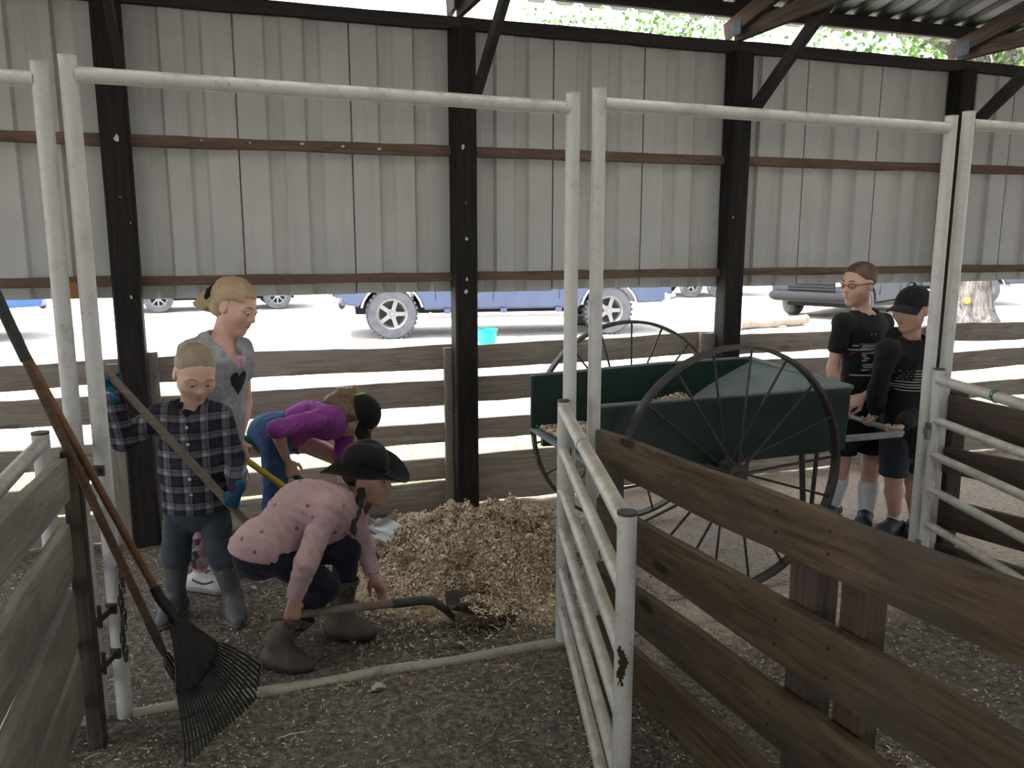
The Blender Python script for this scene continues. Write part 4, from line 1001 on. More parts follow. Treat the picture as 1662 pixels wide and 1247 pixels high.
def laplace(v, f, a=.5):
    acc = np.zeros_like(v); n = np.zeros(len(v))
    for i in range(4):
        A, B = f[:, i], f[:, (i+1) % 4]
        for p, q in ((A, B), (B, A)):
            for c in range(3): acc[:, c] += np.bincount(p, v[q, c], len(v))
            n += np.bincount(p, minlength=len(v))
    return v*(1-a)+a*acc/np.maximum(n, 1)[:, None]
def folds(seed, amp=.005, wl=.07, dirn=(0, 0, 1)):
    g = np.random.default_rng(seed); K = [(nrm(g.normal(size=3)+1.1*V(*dirn))*2*PI/(wl*g.uniform(.7, 1.7)), g.uniform(0, 6)) for _ in range(4)]
    W = [(nrm(g.normal(size=3))*2*PI/(wl*3), g.uniform(0, 6)) for _ in range(3)]
    def fn(X, Y, Z):
        w = sum(np.sin(X*k[0]+Y*k[1]+Z*k[2]+p) for k, p in W)*.9
        r = sum(np.abs(np.sin(X*k[0]+Y*k[1]+Z*k[2]+p+w)) for k, p in K)/len(K)
        return ((r-.6)*amp*1.6).astype(np.float32)
    return fn

def strands(A, amp=.004, n=240., seed=0):
    a0, a1, a2 = A
    def fn(X, Y, Z):
        u = X*a0[0]+Y*a0[1]+Z*a0[2]; v = X*a2[0]+Y*a2[1]+Z*a2[2]; w = X*a1[0]+Y*a1[1]+Z*a1[2]
        return (amp*(.6*np.sin(n*(u+.35*v)+2*np.sin(22*w+seed))+.4*np.sin(n*.62*(v-.3*u)+1.7*np.sin(31*w))+.5*np.sin(n*.23*(u-v)+seed))).astype(np.float32)
    return fn
# ---- skin, hair, cloth
def skin(name, c):
    m, t, b = nt(name, .55, .35); v = coords(t, (1, 1, 1)); n = noise(t, v, 30, 4)
    t.links.new(ramp(t, n, [(.3, tuple(x*.9 for x in c)), (.7, c)]).outputs[0], b.inputs['Base Color'])
    b.inputs['Subsurface Weight'].default_value = .12; b.inputs['Subsurface Radius'].default_value = (.02, .008, .004); return m
m_skin = skin('fair_skin', (.56, .355, .28)); m_skin2 = skin('tanned_skin', (.47, .29, .22))
m_lip = flat('lip', (.40, .16, .14), None, 10, .5); m_white = flat('eye_white', (.72, .70, .68), None, 10, .3); m_iris = flat('dark_iris', (.03, .025, .02), None, 10, .3)
def hairmat(name, c1, c2): return flat(name, c1, c2, 10, .55, 0, .4, .6, 60, (1, 1, 1))
m_blond = hairmat('blond_hair', (.40, .30, .18), (.22, .15, .08)); m_short = hairmat('sandy_short_hair', (.29, .225, .155), (.18, .135, .09))
m_brown = hairmat('brown_hair', (.12, .07, .04), (.06, .035, .02)); m_lbrown = hairmat('light_brown_hair', (.20, .135, .075), (.11, .07, .038)); m_dkbr = hairmat('dark_brown_hair', (.045, .027, .018), (.025, .016, .011))
def cloth(name, c1, c2=None, scale=10, rough=.9, weave=True):
    m, t, b = nt(name, rough, .15); v = coords(t, (1, 1, 1)); c2 = c2 or tuple(x*.8 for x in c1)
    t.links.new(ramp(t, noise(t, v, scale, 5), [(.32, c1), (.68, c2)]).outputs[0], b.inputs['Base Color'])
    b.inputs['Sheen Weight'].default_value = .08
    bump(t, b, noise(t, v, 420, 2), .15, .002); return m
def pt(px, py, Y): return oy(px, py, Y)
def headM(fwd, up):
    f = nrm(fwd); u = V(*up); u = nrm(u-f*(u@f)); r = np.cross(f, u); return np.stack([r, f, u])      # rows: right, forward, up
def head(B, c, A, h, jaw=1.0, ears=True, nose=1.0):
    T = lambda x, y, z: V(*c)+(A[0]*x+A[1]*y+A[2]*z)*h; S = lambda *r: V(*r)*h
    B.ball(T(0, -.06, .155), S(.330, .410, .345), A, .04*h/.22)
    B.ball(T(0, .09, -.10), S(.265*jaw, .275, .375), A, .05)
    B.cone(T(-.2*jaw, .02, -.24), T(-.04, .25, -.40), .085*h, .080*h, .03); B.cone(T(.2*jaw, .02, -.24), T(.04, .25, -.40), .085*h, .080*h, .03)
    B.ball(T(0, .285, -.415), .075*h, A, .03)
    for s in (-1, 1):
        B.ball(T(s*.165, .25, -.115), .115*h, A, .04)
        B.ball(T(s*.145, .385, .015), S(.085, .06, .055), A, .012, op=-1)
        B.ball(T(s*.135, .325, .010), S(.070, .060, .060), A, .006)
        B.cone(T(s*.23, .315, .085), T(s*.05, .375, .085), .030*h, .032*h, .018)
        if ears:
            B.ball(T(s*.335, -.03, -.03), S(.035, .085, .135), A, .006); B.ball(T(s*.365, -.02, -.02), S(.02, .04, .075), A, .005, op=-1)
    B.cone(T(0, .365, .06), T(0, .46*nose, -.115), .028*h, .048*h, .014)
    for s in (-1, 1): B.ball(T(s*.05, .405, -.135), .034*h, A, .010)
    B.ball(T(0, .325, -.25), S(.13, .085, .085), A, .02)
    B.cone(T(-.075, .385, -.245), T(.075, .385, -.245), .010*h, .010*h, .006, op=-1)
    return T
def face_parts(T, A, h, root, m_brow, lip=True, open_=True):
    for s in (-1, 1):
        bm = bmesh.new(); c = T(s*.135, .352, .012); r = .046*h; bmesh.ops.create_uvsphere(bm, u_segments=14, v_segments=10, radius=r)
        bm_obj('eye', bm, m_white, root, Matrix.Translation(c), True)
        bm = bmesh.new(); ci = T(s*.135, .352+.030, -.004); bmesh.ops.create_uvsphere(bm, u_segments=12, v_segments=8, radius=r*.55); bm_obj('iris', bm, m_iris, root, Matrix.Translation(ci), True)
        tube('eyelid', [T(s*(.135+dx), .365+.030-abs(dx)*.25, .040-abs(dx)*.35) for dx in (-.075, -.04, 0, .04, .075)], [.011*h, .020*h, .023*h, .020*h, .011*h], root.get('skinmat_') or SKIN[0], root, 8)
        tube('eyebrow', [T(s*(.06+.04*i), .405-.010*i-.014*max(0, i-2), .108+.012*min(i, 2)-.012*max(0, i-2)) for i in range(5)], [.009*h, .014*h, .014*h, .011*h, .005*h], m_brow, root, 6)
    if lip:
        for z, r in ((-.228, .018), (-.268, .022)):
            tube('lip', [T(x, .411-abs(x)*.45, z+(.012-abs(x)*.1 if z > -.25 else -.006+abs(x)*.12)) for x in (-.085, -.04, 0, .04, .085)], [.006*h, r*h, r*h*.95, r*h, .006*h], m_lip, root, 8)
SKIN = [m_skin]
def rot(v, axis, ang):
    a = nrm(axis); v = V(*v); return v*math.cos(ang)+np.cross(a, v)*math.sin(ang)+a*(a@v)*(1-math.cos(ang))
def hand(B, W, d, n, hd, L, curl=.5, spread=.06, thumb=.5, glove=0.0, rest=None):
    """W wrist, d towards the fingers, n out of the palm, hd = +1/-1 which side the thumb leaves"""
    d = nrm(d); n = V(*n); n = nrm(n-d*(n@d)); s = np.cross(d, n)*hd; g = glove
    W = V(*W); K = W+d*L*.50
    B.cone(W, W+d*L*.18, .125*L+g, .17*L+g, .012, n, 1, .62)
    B.cone(W+d*L*.16+s*L*.05, K+s*L*.12-d*.05*L, .17*L+g, .135*L+g, .010, n, 1, .5); B.cone(W+d*L*.16-s*L*.03, K-s*L*.12-d*.07*L, .16*L+g, .13*L+g, .010, n, 1, .5)
    tips = []
    for i, (o, l) in enumerate(((.185, .40), (.062, .46), (-.062, .43), (-.18, .34))):
        b0 = K+s*(o*L)-d*(.03*L+abs(o)*.12*L); dd = nrm(d+s*(o*spread*4)); c = curl if np.isscalar(curl) else curl[i]
        r0 = .056*L+g; p = b0; ax = np.cross(dd, n)
        for j, (fr, an) in enumerate(((.45, 75), (.32, 95), (.23, 60))):
            dd = rot(dd, ax, math.radians(an)*c); q = p+dd*(l*L*fr); B.cone(p, q, r0*(1-.10*j), r0*(.93-.11*j), .0035); p = q
        tips.append(p)
    b0 = W+d*L*.14+s*L*.15+n*L*.04; t1 = nrm(d*.55+s*.75+n*(.25+.5*thumb)); p1 = b0+t1*L*.22; t2 = nrm(t1*.5+d*.75-s*.45*thumb+n*.55*thumb); p2 = p1+t2*L*.18; t3 = nrm(t2+n*.35*thumb-s*.4*thumb); p3 = p2+t3*L*.15
    B.cone(W+d*L*.08+s*.05*L, b0, .09*L+g, .085*L+g, .012); B.cone(b0, p1, .082*L+g, .068*L+g, .010); B.cone(p1, p2, .064*L+g, .056*L+g, .005); B.cone(p2, p3, .056*L+g, .044*L+g, .004)
    return K
def torso(B, sR, sL, hR, hL, S, extra=0., k=.05, low=0, flat=.68, belly=1.0, mid=None, chest=1.0):
    sR, sL, hR, hL = V(*sR), V(*sL), V(*hR), V(*hL); uc, pc = (sR+sL)/2, (hR+hL)/2; up = nrm(uc-pc); lat = nrm((sL-sR)); fr = nrm(np.cross(lat, up)); sw = np.linalg.norm(sL-sR)/2
    waist = pc+(uc-pc)*.42 if mid is None else V(*mid); che = uc-up*.07*S; e = extra
    B.cone(che, waist, (.150*S*chest)+e, (.128*S*belly)+e, k, fr, 1, flat); B.cone(waist, pc, (.128*S*belly)+e, .150*S+e, k, fr, 1, flat+.04)
    for s_ in (sR, sL): B.cone(uc-up*.02*S, s_-up*.012*S, .073*S+e*.7, .052*S+e*.45, .035)
    return uc, pc, up, lat, fr
def limb(B, a, b, c, r, k=.014):
    B.cone(a, b, r[0], r[1], k); B.cone(b, c, r[1]*1.0, r[2], k); return B
def arm_skin(B, s, e, w, S, k=.014):
    e, w = V(*e), V(*w); B.cone(s, e, .046*S, .036*S, k); m = e+(w-e)*.3; B.cone(e, m, .036*S, .038*S, k); B.cone(m, w, .038*S, .025*S, k)
def leg_skin(B, h, kn, a, S, k=.02):
    h, kn, a = V(*h), V(*kn), V(*a); B.cone(h, kn, .080*S, .054*S, k); m = kn+(a-kn)*.32; back = 0
    B.cone(kn, m, .050*S, .056*S, k); B.cone(m, a, .056*S, .036*S, k)
def shoe(name, ank, toe, S, m_up, m_sole, root, w=.045, hi=.06, lace=None, L=None):
    """upper as one solid, the sole a part of its own; toe = direction on the ground"""
    toe = nrm(V(toe[0], toe[1], 0)); side = V(-toe[1], toe[0], 0); a = V(ank[0], ank[1], 0)+V(0, 0, floor_z(ank[0], ank[1])+.004); z = V(0, 0, 1); L = L or .25*S
    B = Blob(.006); heel, ball_, tip = a-toe*L*.20, a+toe*L*.42, a+toe*L*.66
    B.cone(heel+z*.045, ball_+z*.040, w*.82, w*.98, .02, z, 1, .95); B.cone(ball_+z*.038, tip+z*.030, w*.98, w*.70, .02, z, 1, .75)
    B.cone(heel+z*.05+toe*.015, V(*ank)-z*.010, w*.76, w*.78, .02); B.cone(V(*ank)-z*.02, ball_+z*.046, w*.74, w*.74, .03); B.cut(V(*ank)+z*.018, z-toe*.25)
    B.cut(a+z*.022, (0, 0, -1)); B.mesh(name, m_up, root)
    B = Blob(.006); B.cone(heel+z*.03, ball_+z*.03, w*.90, w*1.06, .02); B.cone(ball_+z*.03, tip+z*.03, w*1.06, w*.76, .02); B.cut(a+z*.030, (0, 0, 1)); B.cut(a, (0, 0, -1)); B.mesh('sole', m_sole, root)
    if lace:
        for i in range(4):
            c = a+toe*L*(.16+.085*i)+z*(.105-.013*i+.0); tube('lace', [c-side*w*.55-z*.022, c-side*w*.3-z*.004, c+toe*.006, c+side*w*.3-z*.004, c+side*w*.55-z*.022], .0036, lace, root, 6)
def boot(name, ank, knee, toe, S, m_b, m_sole, root, rt, w=.046, L=None, heel=.0, folds_=None, topz=None):
    toe = nrm(V(toe[0], toe[1], 0)); z = V(0, 0, 1); a = V(ank[0], ank[1], floor_z(ank[0], ank[1])+.003); L = L or .25*S; A_ = V(*ank); kn = V(*knee)
    B = Blob(.0065); he, ba, ti = a-toe*L*.20, a+toe*L*.40, a+toe*L*.66
    B.cone(he+z*(.05+heel), ba+z*.042, w*.9, w*.98, .02); B.cone(ba+z*.042, ti+z*.035, w*.98, w*.74, .02, z, 1, .85); B.cone(he+z*.06+toe*.02, A_, w*.88, w*.92, .03); B.cone(A_, ba+z*.05, w*.9, w*.75, .03)
    B.cone(A_, kn, w*.92, rt, .02); n = nrm(kn-A_); B.cut(kn-n*rt*.0, n); B.cone(kn-n*.04, kn+n*.1, rt*.82, rt*.82, .004, op=-1)
    B.cut(a+z*.018, (0, 0, -1)); o = B.mesh(name, m_b, root, folds_)
    B = Blob(.0065); B.cone(he+z*.03, ba+z*.03, w*.98, w*1.05, .02); B.cone(ba+z*.03, ti+z*.03, w*1.05, w*.8, .02); B.cut(a+z*.026, (0, 0, 1)); B.cut(a, (0, 0, -1)); B.mesh('sole', m_sole, root)
    return o
def cap_on(T, A, h, root, m, m_brim, brim_dir=1, tilt=0, logo=None, name='cap'):
    B = Blob(.006); B.ball(T(0, -.06, .17), V(.375, .455, .385)*h, A, .02); B.ball(T(0, -.05, .06), V(.372, .452, .25)*h, A, .03)
    B.cut(T(0, .0, .098), -(A[2]*1.0-A[1]*.10)); B.ball(T(0, -.05, -.02), V(.34, .42, .42)*h, A, .01, op=-1)
    o = B.mesh(name, m, root); rows_ = []
    for i in range(9):
        u = i/8; row = []
        for j in range(15):
            v_ = j/14*2-1; ang = v_*1.12; x = .385*math.sin(ang); y = -.07+.45*math.cos(ang)+u*.44*math.cos(v_*1.0)**.8; row.append(T(x*(1+.04*u), y, .150+.02*math.cos(ang)-.15*(x/.385)**2*u**.6-.07*u-tilt*u))
        rows_.append(row)
    o0 = rows_[0][7]; bm = bmesh.new(); R = [[bm.verts.new(p-o0) for p in r]+[bm.verts.new(p-o0-A[2]*.004) for p in r[::-1]] for r in rows_]
    sheet(bm, R); bm_obj('brim', bm, m_brim, root, Matrix.Translation(o0), True, 50)
    bm = bmesh.new(); bmesh.ops.create_uvsphere(bm, u_segments=10, v_segments=6, radius=.035*h); bm_obj('cap_button', bm, m, root, Matrix.Translation(T(0, -.06, .555)), True)
def decal(name, polys, m, target, root, org, u, v_, dirn, step=.005, off=.0016):
    """flat print: 2-D outlines (metres, about org) laid on the cloth along dirn"""
    me = target.data; base = V(*wloc(target)); bvh = BVHTree.FromPolygons([tuple(x.co) for x in me.vertices], [tuple(p.vertices) for p in me.polygons])
    u, v_, dirn = nrm(u), nrm(v_), nrm(dirn); verts = {}; vl = []; fl = []
    def ins(P, x, y):
        c = False; j = len(P)-1
        for i in range(len(P)):
            if (P[i][1] > y) != (P[j][1] > y) and x < (P[j][0]-P[i][0])*(y-P[i][1])/(P[j][1]-P[i][1])+P[i][0]: c = not c
            j = i
        return c
    def vert(i, j):
        if (i, j) not in verts:
            p = V(*org)+u*(i*step)+v_*(j*step)-base; hit = bvh.ray_cast(Vector(p-dirn*.35), Vector(dirn), .8)
            verts[i, j] = None
            if hit[0] is not None: verts[i, j] = len(vl); vl.append(tuple(V(*hit[0])+V(*wloc(target))+V(*hit[1])*off))
        return verts[i, j]
    for P in polys:
        xs_, ys_ = [p[0] for p in P], [p[1] for p in P]
        for i in range(int(math.floor(min(xs_)/step)), int(math.ceil(max(xs_)/step))):
            for j in range(int(math.floor(min(ys_)/step)), int(math.ceil(max(ys_)/step))):
                if ins(P, (i+.5)*step, (j+.5)*step):
                    q = [vert(i, j), vert(i+1, j), vert(i+1, j+1), vert(i, j+1)]
                    if None not in q and len(set(q)) == 4: fl.append(tuple(q))
    if fl: return local_mesh(name, vl, fl, m, root)
def rect(x0, y0, x1, y1): return [(x0, y0), (x1, y0), (x1, y1), (x0, y1)]
def person(label, base): return thing('person', label, 'person', (base[0], base[1], 0))
m_denim = cloth('blue_denim', (.045, .06, .075), (.03, .04, .052), 14); m_denim2 = cloth('bright_denim', (.06, .12, .25), (.03, .06, .15), 12)
m_dkdenim = cloth('dark_navy_denim', (.012, .015, .026), (.020, .024, .038), 12)
m_blacktee = cloth('black_jersey', (.010, .010, .011), (.016, .016, .017), 8); m_blackcap = cloth('black_cap_cloth', (.009, .009, .009), (.014, .014, .014), 8)
m_navy = cloth('navy_shorts_cloth', (.020, .023, .036), (.030, .034, .05), 8)
m_sock = cloth('white_sock', (.62, .64, .68), (.54, .56, .60), 20); m_wsole = flat('pale_sole', (.5, .5, .5), (.4, .4, .4), 20, .7)
m_print = flat('grey_print', (.42, .42, .43), (.27, .27, .28), 60, .8); m_pw = flat('white_print', (.55, .55, .55), (.42, .42, .42), 50, .8); m_redp = flat('dark_red_print', (.16, .02, .02), None, 30, .8)
m_shoe = flat('black_mesh_shoe', (.012, .012, .014), (.03, .035, .05), 25, .6); m_lace = flat('dark_lace', (.03, .03, .032), None, 20, .8)

# ================================================================== E: the boy with glasses
Y0 = 3.93
R = person('boy in red-framed glasses and black printed T-shirt standing behind the cart handles', (3.5, 3.95))
S = .90; hc = pt(1394, 461, 3.93); A = headM(-RIGHT*.86+TOCAM*.42-UP*.10, UP+RIGHT*.05); hh = .238
sR, sL = pt(1368, 522, 3.90), pt(1434, 522, 3.98); hR, hL = pt(1378, 680, 3.93), pt(1418, 682, 3.98)
kR, kL = pt(1364, 760, 3.93), pt(1412, 766, 3.86); aR, aL = pt(1352, 822, 4.00), pt(1404, 840, 3.84)
eR, wR = pt(1351, 598, 3.93), pt(1358, 655, 3.84); eL = pt(1438, 625, 3.92); wL = pt(1400, 645, 3.78)
B = Blob(.0065); T = head(B, hc, A, hh, .95); uc, pc, up, lat, fr = torso(B, sR, sL, hR, hL, S)
B.cone(uc-up*.02, hc-A[2]*.28*hh-A[1]*.05*hh, .056*S, .053*S, .03)
arm_skin(B, sR, eR, wR, S); arm_skin(B, sL, eL, wL, S)
hand(B, wR, UP*-1+TOCAM*.2, RIGHT*.6-TOCAM*.5, 1, .165, .35); hand(B, wL, -RIGHT*.9-UP*.35+TOCAM*.1, -TOCAM*.7-UP*.6, 1, .165, [.55, .6, .65, .7], .05, .6)
leg_skin(B, hR, kR, aR, S); leg_skin(B, hL, kL, aL, S)
B.mesh('body', m_skin, R); SKIN[0] = m_skin; face_parts(T, A, hh, R, m_dkbr)
B = Blob(.0065); B.ball(T(0, -.075, .175), V(.355, .425, .365)*hh, A, .02); B.ball(T(0, .40, -.06), V(.36, .36, .34)*hh, A, .02, op=-1); B.cut(T(0, -.2, -.17), -A[2]+A[1]*.1)
for s in (-1, 1): B.ball(T(s*.36, .02, -.05), V(.10, .13, .16)*hh, A, .01, op=-1)
B.mesh('hair', m_brown, R, folds(3, .004, .016))
B = Blob(.0075); torso(B, sR, sL, hR-UP*.06, hL-UP*.06, S, .020); B.cone(sR, sR+(V(*eR)-sR)*.52, .052*S+.004, .053*S+.006, .03); B.cone(sL, sL+(V(*eL)-sL)*.55, .052*S+.004, .053*S+.006, .03)
B.cone(uc+up*.02, uc+up*.16+fr*.03, .062, .075, .012, op=-1); B.cut(pc-UP*.05, -UP)
dR, dL = nrm(eR-sR), nrm(eL-sL)
tee = B.mesh('t_shirt', m_blacktee, R, folds(31, .006, .09))
fx = nrm(lat-UP*(lat@UP)); dn = -fr; oc = uc-up*.02-lat*.045
decal('chest_print', [rect(-.075, -.105, .105, -.100), rect(-.065, -.120, .06, -.108), rect(-.10, -.118, -.075, -.108), rect(-.07, -.135, .085, -.124), rect(-.115, -.140, .0, -.132), rect(-.01, -.152, .10, -.146), rect(-.065, -.160, .03, -.150), rect(-.06, -.175, -.04, -.163), rect(-.05, -.19, -.02, -.178), rect(-.06, -.205, -.03, -.195), rect(-.055, -.23, .03, -.219), rect(-.05, -.245, .05, -.236), rect(-.06, -.26, -.01, -.25), rect(-.13, -.29, .07, -.284)], m_print, tee, R, oc, fx, up, dn, .004)
decal('emblem', [[(-.018, .006), (-.012, .006), (-.008, .001), (.008, .001), (.012, .006), (.018, .006), (.018, -.006), (.012, -.006), (.008, -.001), (-.008, -.001), (-.012, -.006), (-.018, -.006)]], m_pw, tee, R, oc-up*.045+fx*.0, fx, up, dn, .003)
decal('red_arc', [[(-.13, -.19), (-.10, -.15), (-.08, -.145), (-.11, -.19), (-.115, -.24), (-.13, -.24)]], m_redp, tee, R, oc, fx, up, dn, .004)
B = Blob(.008); B.cone(pc+UP*.05, pc-UP*.02, .15*S, .165*S, .04, fr, 1, .75)
B.cone(hR, kR+UP*.015, .095*S, .088*S, .03); B.cone(hL, kL+UP*.015, .095*S, .088*S, .03); B.cut(pt(1390, 737, 3.9), -UP)
B.mesh('shorts', m_blacktee, R, folds(33, .006, .09))
for kn, an, td_ in ((kR, aR, TOCAM*.75-RIGHT*.75), (kL, aL, TOCAM*.9-RIGHT*.5)):
    B = Blob(.0065); an = V(*an); m_ = kn+(an-kn)*.20; m2 = kn+(an-kn)*.38; B.cone(m_, m2, .057*S+.007, .058*S+.006, .01); B.cone(m2, an, .058*S+.006, .040*S+.004, .01); B.cut(m_, nrm(kn-an)); B.mesh('sock', m_sock, R); shoe('sneaker', (an[0], an[1], .085), td_, 1.0, m_shoe, m_wsole, R, .046, lace=m_lace, L=.245)
m_gl = flat('red_glasses_frame', (.16, .012, .025), None, 10, .3)
for s in (-1, 1):
    tube('lens_rim', [T(s*.15+.098*math.cos(a), .415-.035*abs(math.cos(a)*s+1)*.3, .008+.060*math.sin(a)) for a in np.linspace(0, 2*PI, 18, endpoint=False)], .0022, m_gl, R, 6, closed=True)
    tube('temple', [T(s*.245, .395, .03), T(s*.345, .18, .04), T(s*.365, -.02, .045), T(s*.355, -.08, -.01)], .0027, m_gl, R, 6)
tube('bridge', [T(-.05, .425, .015), T(0, .44, .025), T(.05, .425, .015)], .0022, m_gl, R, 6)

# ================================================================== F: the boy in the black hoodie
R = person('boy in black cap and black hoodie with a grey flag print, gripping the cart handle', (3.55, 3.65))
S = .84; hc = pt(1480, 502, 3.63); A = headM(-RIGHT*.82+TOCAM*.55-UP*.10, UP+RIGHT*.06); hh = .235
sR, sL = pt(1440, 566, 3.62), pt(1514, 570, 3.70); hR, hL = pt(1452, 712, 3.69), pt(1496, 714, 3.72)
kR, kL = pt(1450, 778, 3.64), pt(1483, 782, 3.66); aR, aL = pt(1452, 842, 3.67), pt(1488, 856, 3.68)
G1, G2 = V(3.402, 3.745, .666), V(3.398, 3.56, .663)
hdR, hdL = nrm(-UP*.7-RIGHT*.35-TOCAM*.1), nrm(-UP*.55-RIGHT*.75); nR = nrm(np.cross(V(0, 1, 0), hdR)); nL = nrm(np.cross(V(0, 1, 0), hdL))
if nR[2] > 0 and False: nR = -nR
wR = G1-hdR*.075-nR*.026; wL = G2-hdL*.075-nL*.026
eR, eL = pt(1424, 638, 3.68), pt(1508, 650, 3.68)
B = Blob(.0065); T = head(B, hc, A, hh, 1.0); uc, pc, up, lat, fr = torso(B, sR, sL, hR, hL, S)
B.cone(uc-up*.02, hc-A[2]*.28*hh-A[1]*.05*hh, .056*S, .056*S, .03); arm_skin(B, sR, eR, wR, S); arm_skin(B, sL, eL, wL, S)
hand(B, wR, hdR, nR, -1, .155, .78, .03, .8); hand(B, wL, hdL, nL, -1, .155, .78, .03, .8); leg_skin(B, hR, kR, aR, S*1.05); leg_skin(B, hL, kL, aL, S*1.05)
B.mesh('body', m_skin2, R); SKIN[0] = m_skin2; face_parts(T, A, hh, R, m_dkbr); cap_on(T, A, hh, R, m_blackcap, m_blackcap)
B = Blob(.0065); B.ball(T(0, -.08, .10), V(.350, .42, .30)*hh, A, .02); B.ball(T(0, .36, -.05), V(.40, .40, .5)*hh, A, .02, op=-1); B.cut(T(0, -.2, -.13), -A[2]); B.cut(T(0, 0, .14), A[2]); B.mesh('hair', m_brown, R, folds(5, .003, .016))
B = Blob(.0075); torso(B, sR, sL, hR-UP*.03, hL-UP*.03, S, .026, flat=.75, belly=1.1)
for s_, e_, w_ in ((sR, eR, wR), (sL, eL, wL)):
    d_ = nrm(w_-e_); B.cone(s_, e_, .056, .052, .03); B.cone(e_, w_-d_*.055, .052, .050, .02); B.cone(w_-d_*.055, w_-d_*.012, .044, .040, .012)
B.cone(uc-up*.005-fr*.05, uc+up*.045-fr*.085, .085, .075, .03); B.cone(uc+up*.03, uc+up*.04+fr*.04, .085, .075, .03); B.cone(uc+up*.045+fr*.01, uc+up*.15+fr*.05, .058, .075, .012, op=-1); B.cut(pc-UP*.075, -UP)
hood = B.mesh('hoodie', m_blacktee, R, folds(41, .009, .11)); fx = nrm(lat-UP*(lat@UP)); oc = uc-up*.02-lat*.085
bars = [rect(-.005 if k < 4 else -.105, -.085-.0165*k-.006, .095, -.085-.0165*k) for k in range(8)]
stars = [rect(-.10+.019*i+(.008 if j % 2 else 0), -.090-.015*j-.004, -.10+.019*i+(.008 if j % 2 else 0)+.006, -.090-.015*j) for i in range(5) for j in range(4)]
decal('flag_print', bars+stars, m_print, hood, R, oc, fx, up, -fr, .003)
decal('sleeve_mark', [rect(-.012, -.02, .012, -.014), rect(-.016, -.034, .01, -.028), rect(-.01, -.048, .014, -.042)], m_print, hood, R, sL+(eL-sL)*.72, RIGHT, UP, -TOCAM, .003)
tube('hem_band', [pc-UP*.072+lat*(.155*S+.022)*math.cos(a)+fr*(.117*S+.022)*math.sin(a) for a in np.linspace(0, 2*PI, 28, endpoint=False)], .012, m_blacktee, R, 8, closed=True)
B = Blob(.008); B.cone(pc+UP*.05, pc-UP*.02, .15*S, .165*S, .04, fr, 1, .78); B.cone(hR, kR+UP*.0, .098*S, .096*S, .02); B.cone(hL, kL-UP*.01, .098*S, .098*S, .02); B.cut(pt(1470, 768, 3.66), -UP); B.mesh('shorts', m_navy, R, folds(43, .006, .09))
for an, td_ in ((aR, -RIGHT*.8+TOCAM*.6), (aL, -RIGHT*.7+TOCAM*.8)):
    an = V(*an); B = Blob(.0065); B.cone((an[0], an[1], .125), (an[0], an[1], .07), .042, .040, .01); B.cut((an[0], an[1], .122), UP); B.mesh('sock', m_sock, R); shoe('sneaker', (an[0], an[1], .085), td_, 1.0, m_shoe, M['rubber'], R, .047, lace=m_lace, L=.245)

# ================================================================== A: the woman with the ponytail
R = person('woman with blond ponytail and grey T-shirt with a black heart, behind the plaid boy', (-.15, 4.15))
S = .90; hc = pt(381, 497, 4.12); A = headM(RIGHT*.95+TOCAM*.24-UP*.40, UP+RIGHT*.25); hh = .245
sR, sL = pt(312, 572, 4.02), pt(390, 566, 4.20); hR, hL = pt(322, 742, 4.08), pt(370, 742, 4.18); kR, kL = pt(322, 840, 4.10), pt(345, 835, 4.22); aR, aL = V(-.215, 4.13, .085), V(-.16, 4.34, .085)
GA, GB = oy(386, 737, 4.16), oy(566, 866, 4.10)                # the yellow handle's line
gd = nrm(GB-GA); eL = pt(398, 655, 4.24); hdL = nrm(-UP*.95+RIGHT*.1); nL = nrm(np.cross(gd, hdL)); nL = nL if nL@TOCAM < 0 else -nL
GP = GA+gd*.02; wL = GP-hdL*.080-nL*.024; eR, wR = pt(306, 665, 3.98), pt(322, 735, 3.97)
B = Blob(.0065); T = head(B, hc, A, hh, .98); uc, pc, up, lat, fr = torso(B, sR, sL, hR, hL, S)
B.cone(uc-up*.01, hc-A[2]*.26*hh-A[1]*.06*hh, .052*S, .052*S, .03); arm_skin(B, sR, eR, wR, S); arm_skin(B, sL, eL, wL, S)
hand(B, wL, hdL, nL, 1, .165, .8, .03, .8); hand(B, wR, -UP, fr, -1, .16, .4); leg_skin(B, hR, kR, aR, S); leg_skin(B, hL, kL, aL, S); B.mesh('body', m_skin, R); SKIN[0] = m_skin; face_parts(T, A, hh, R, m_lbrown)
B = Blob(.0065); B.ball(T(0, -.075, .175), V(.365, .445, .375)*hh, A, .02); B.ball(T(0, .46, -.10), V(.36, .36, .37)*hh, A, .03, op=-1); B.ball(T(0, -.16, -.10), V(.31, .30, .26)*hh, A, .03); B.cut(T(0, -.25, -.30), -A[2])
for s in (-1, 1): B.ball(T(s*.37, .02, -.09), V(.07, .09, .12)*hh, A, .02, op=-1)
tie = T(0, -.50, .02); pony = [tie, T(0, -.55, -.13), tie-RIGHT*.05-UP*.065-TOCAM*.01, tie-RIGHT*.095-UP*.10, tie-RIGHT*.11-UP*.155+TOCAM*.01]
B.chain(pony, [.026, .045, .050, .040, .014], .02); B.mesh('hair', m_blond, R, strands(A, .0035, 330.), 0)
m_scr = cloth('black_scrunchie', (.012, .012, .014)); tube('scrunchie', [tie+(A[2]*math.cos(a)+A[0]*math.sin(a))*(.034+.006*math.sin(a*7))-A[1]*.008 for a in np.linspace(0, 2*PI, 24, endpoint=False)], .014, m_scr, R, 8, closed=True)
m_grey, t, b = nt('heather_grey_jersey', .9, .15); v = coords(t, (1, 1, 1)); n1 = noise(t, v, 5, 4, .7); n2 = noise(t, v, 60, 3)
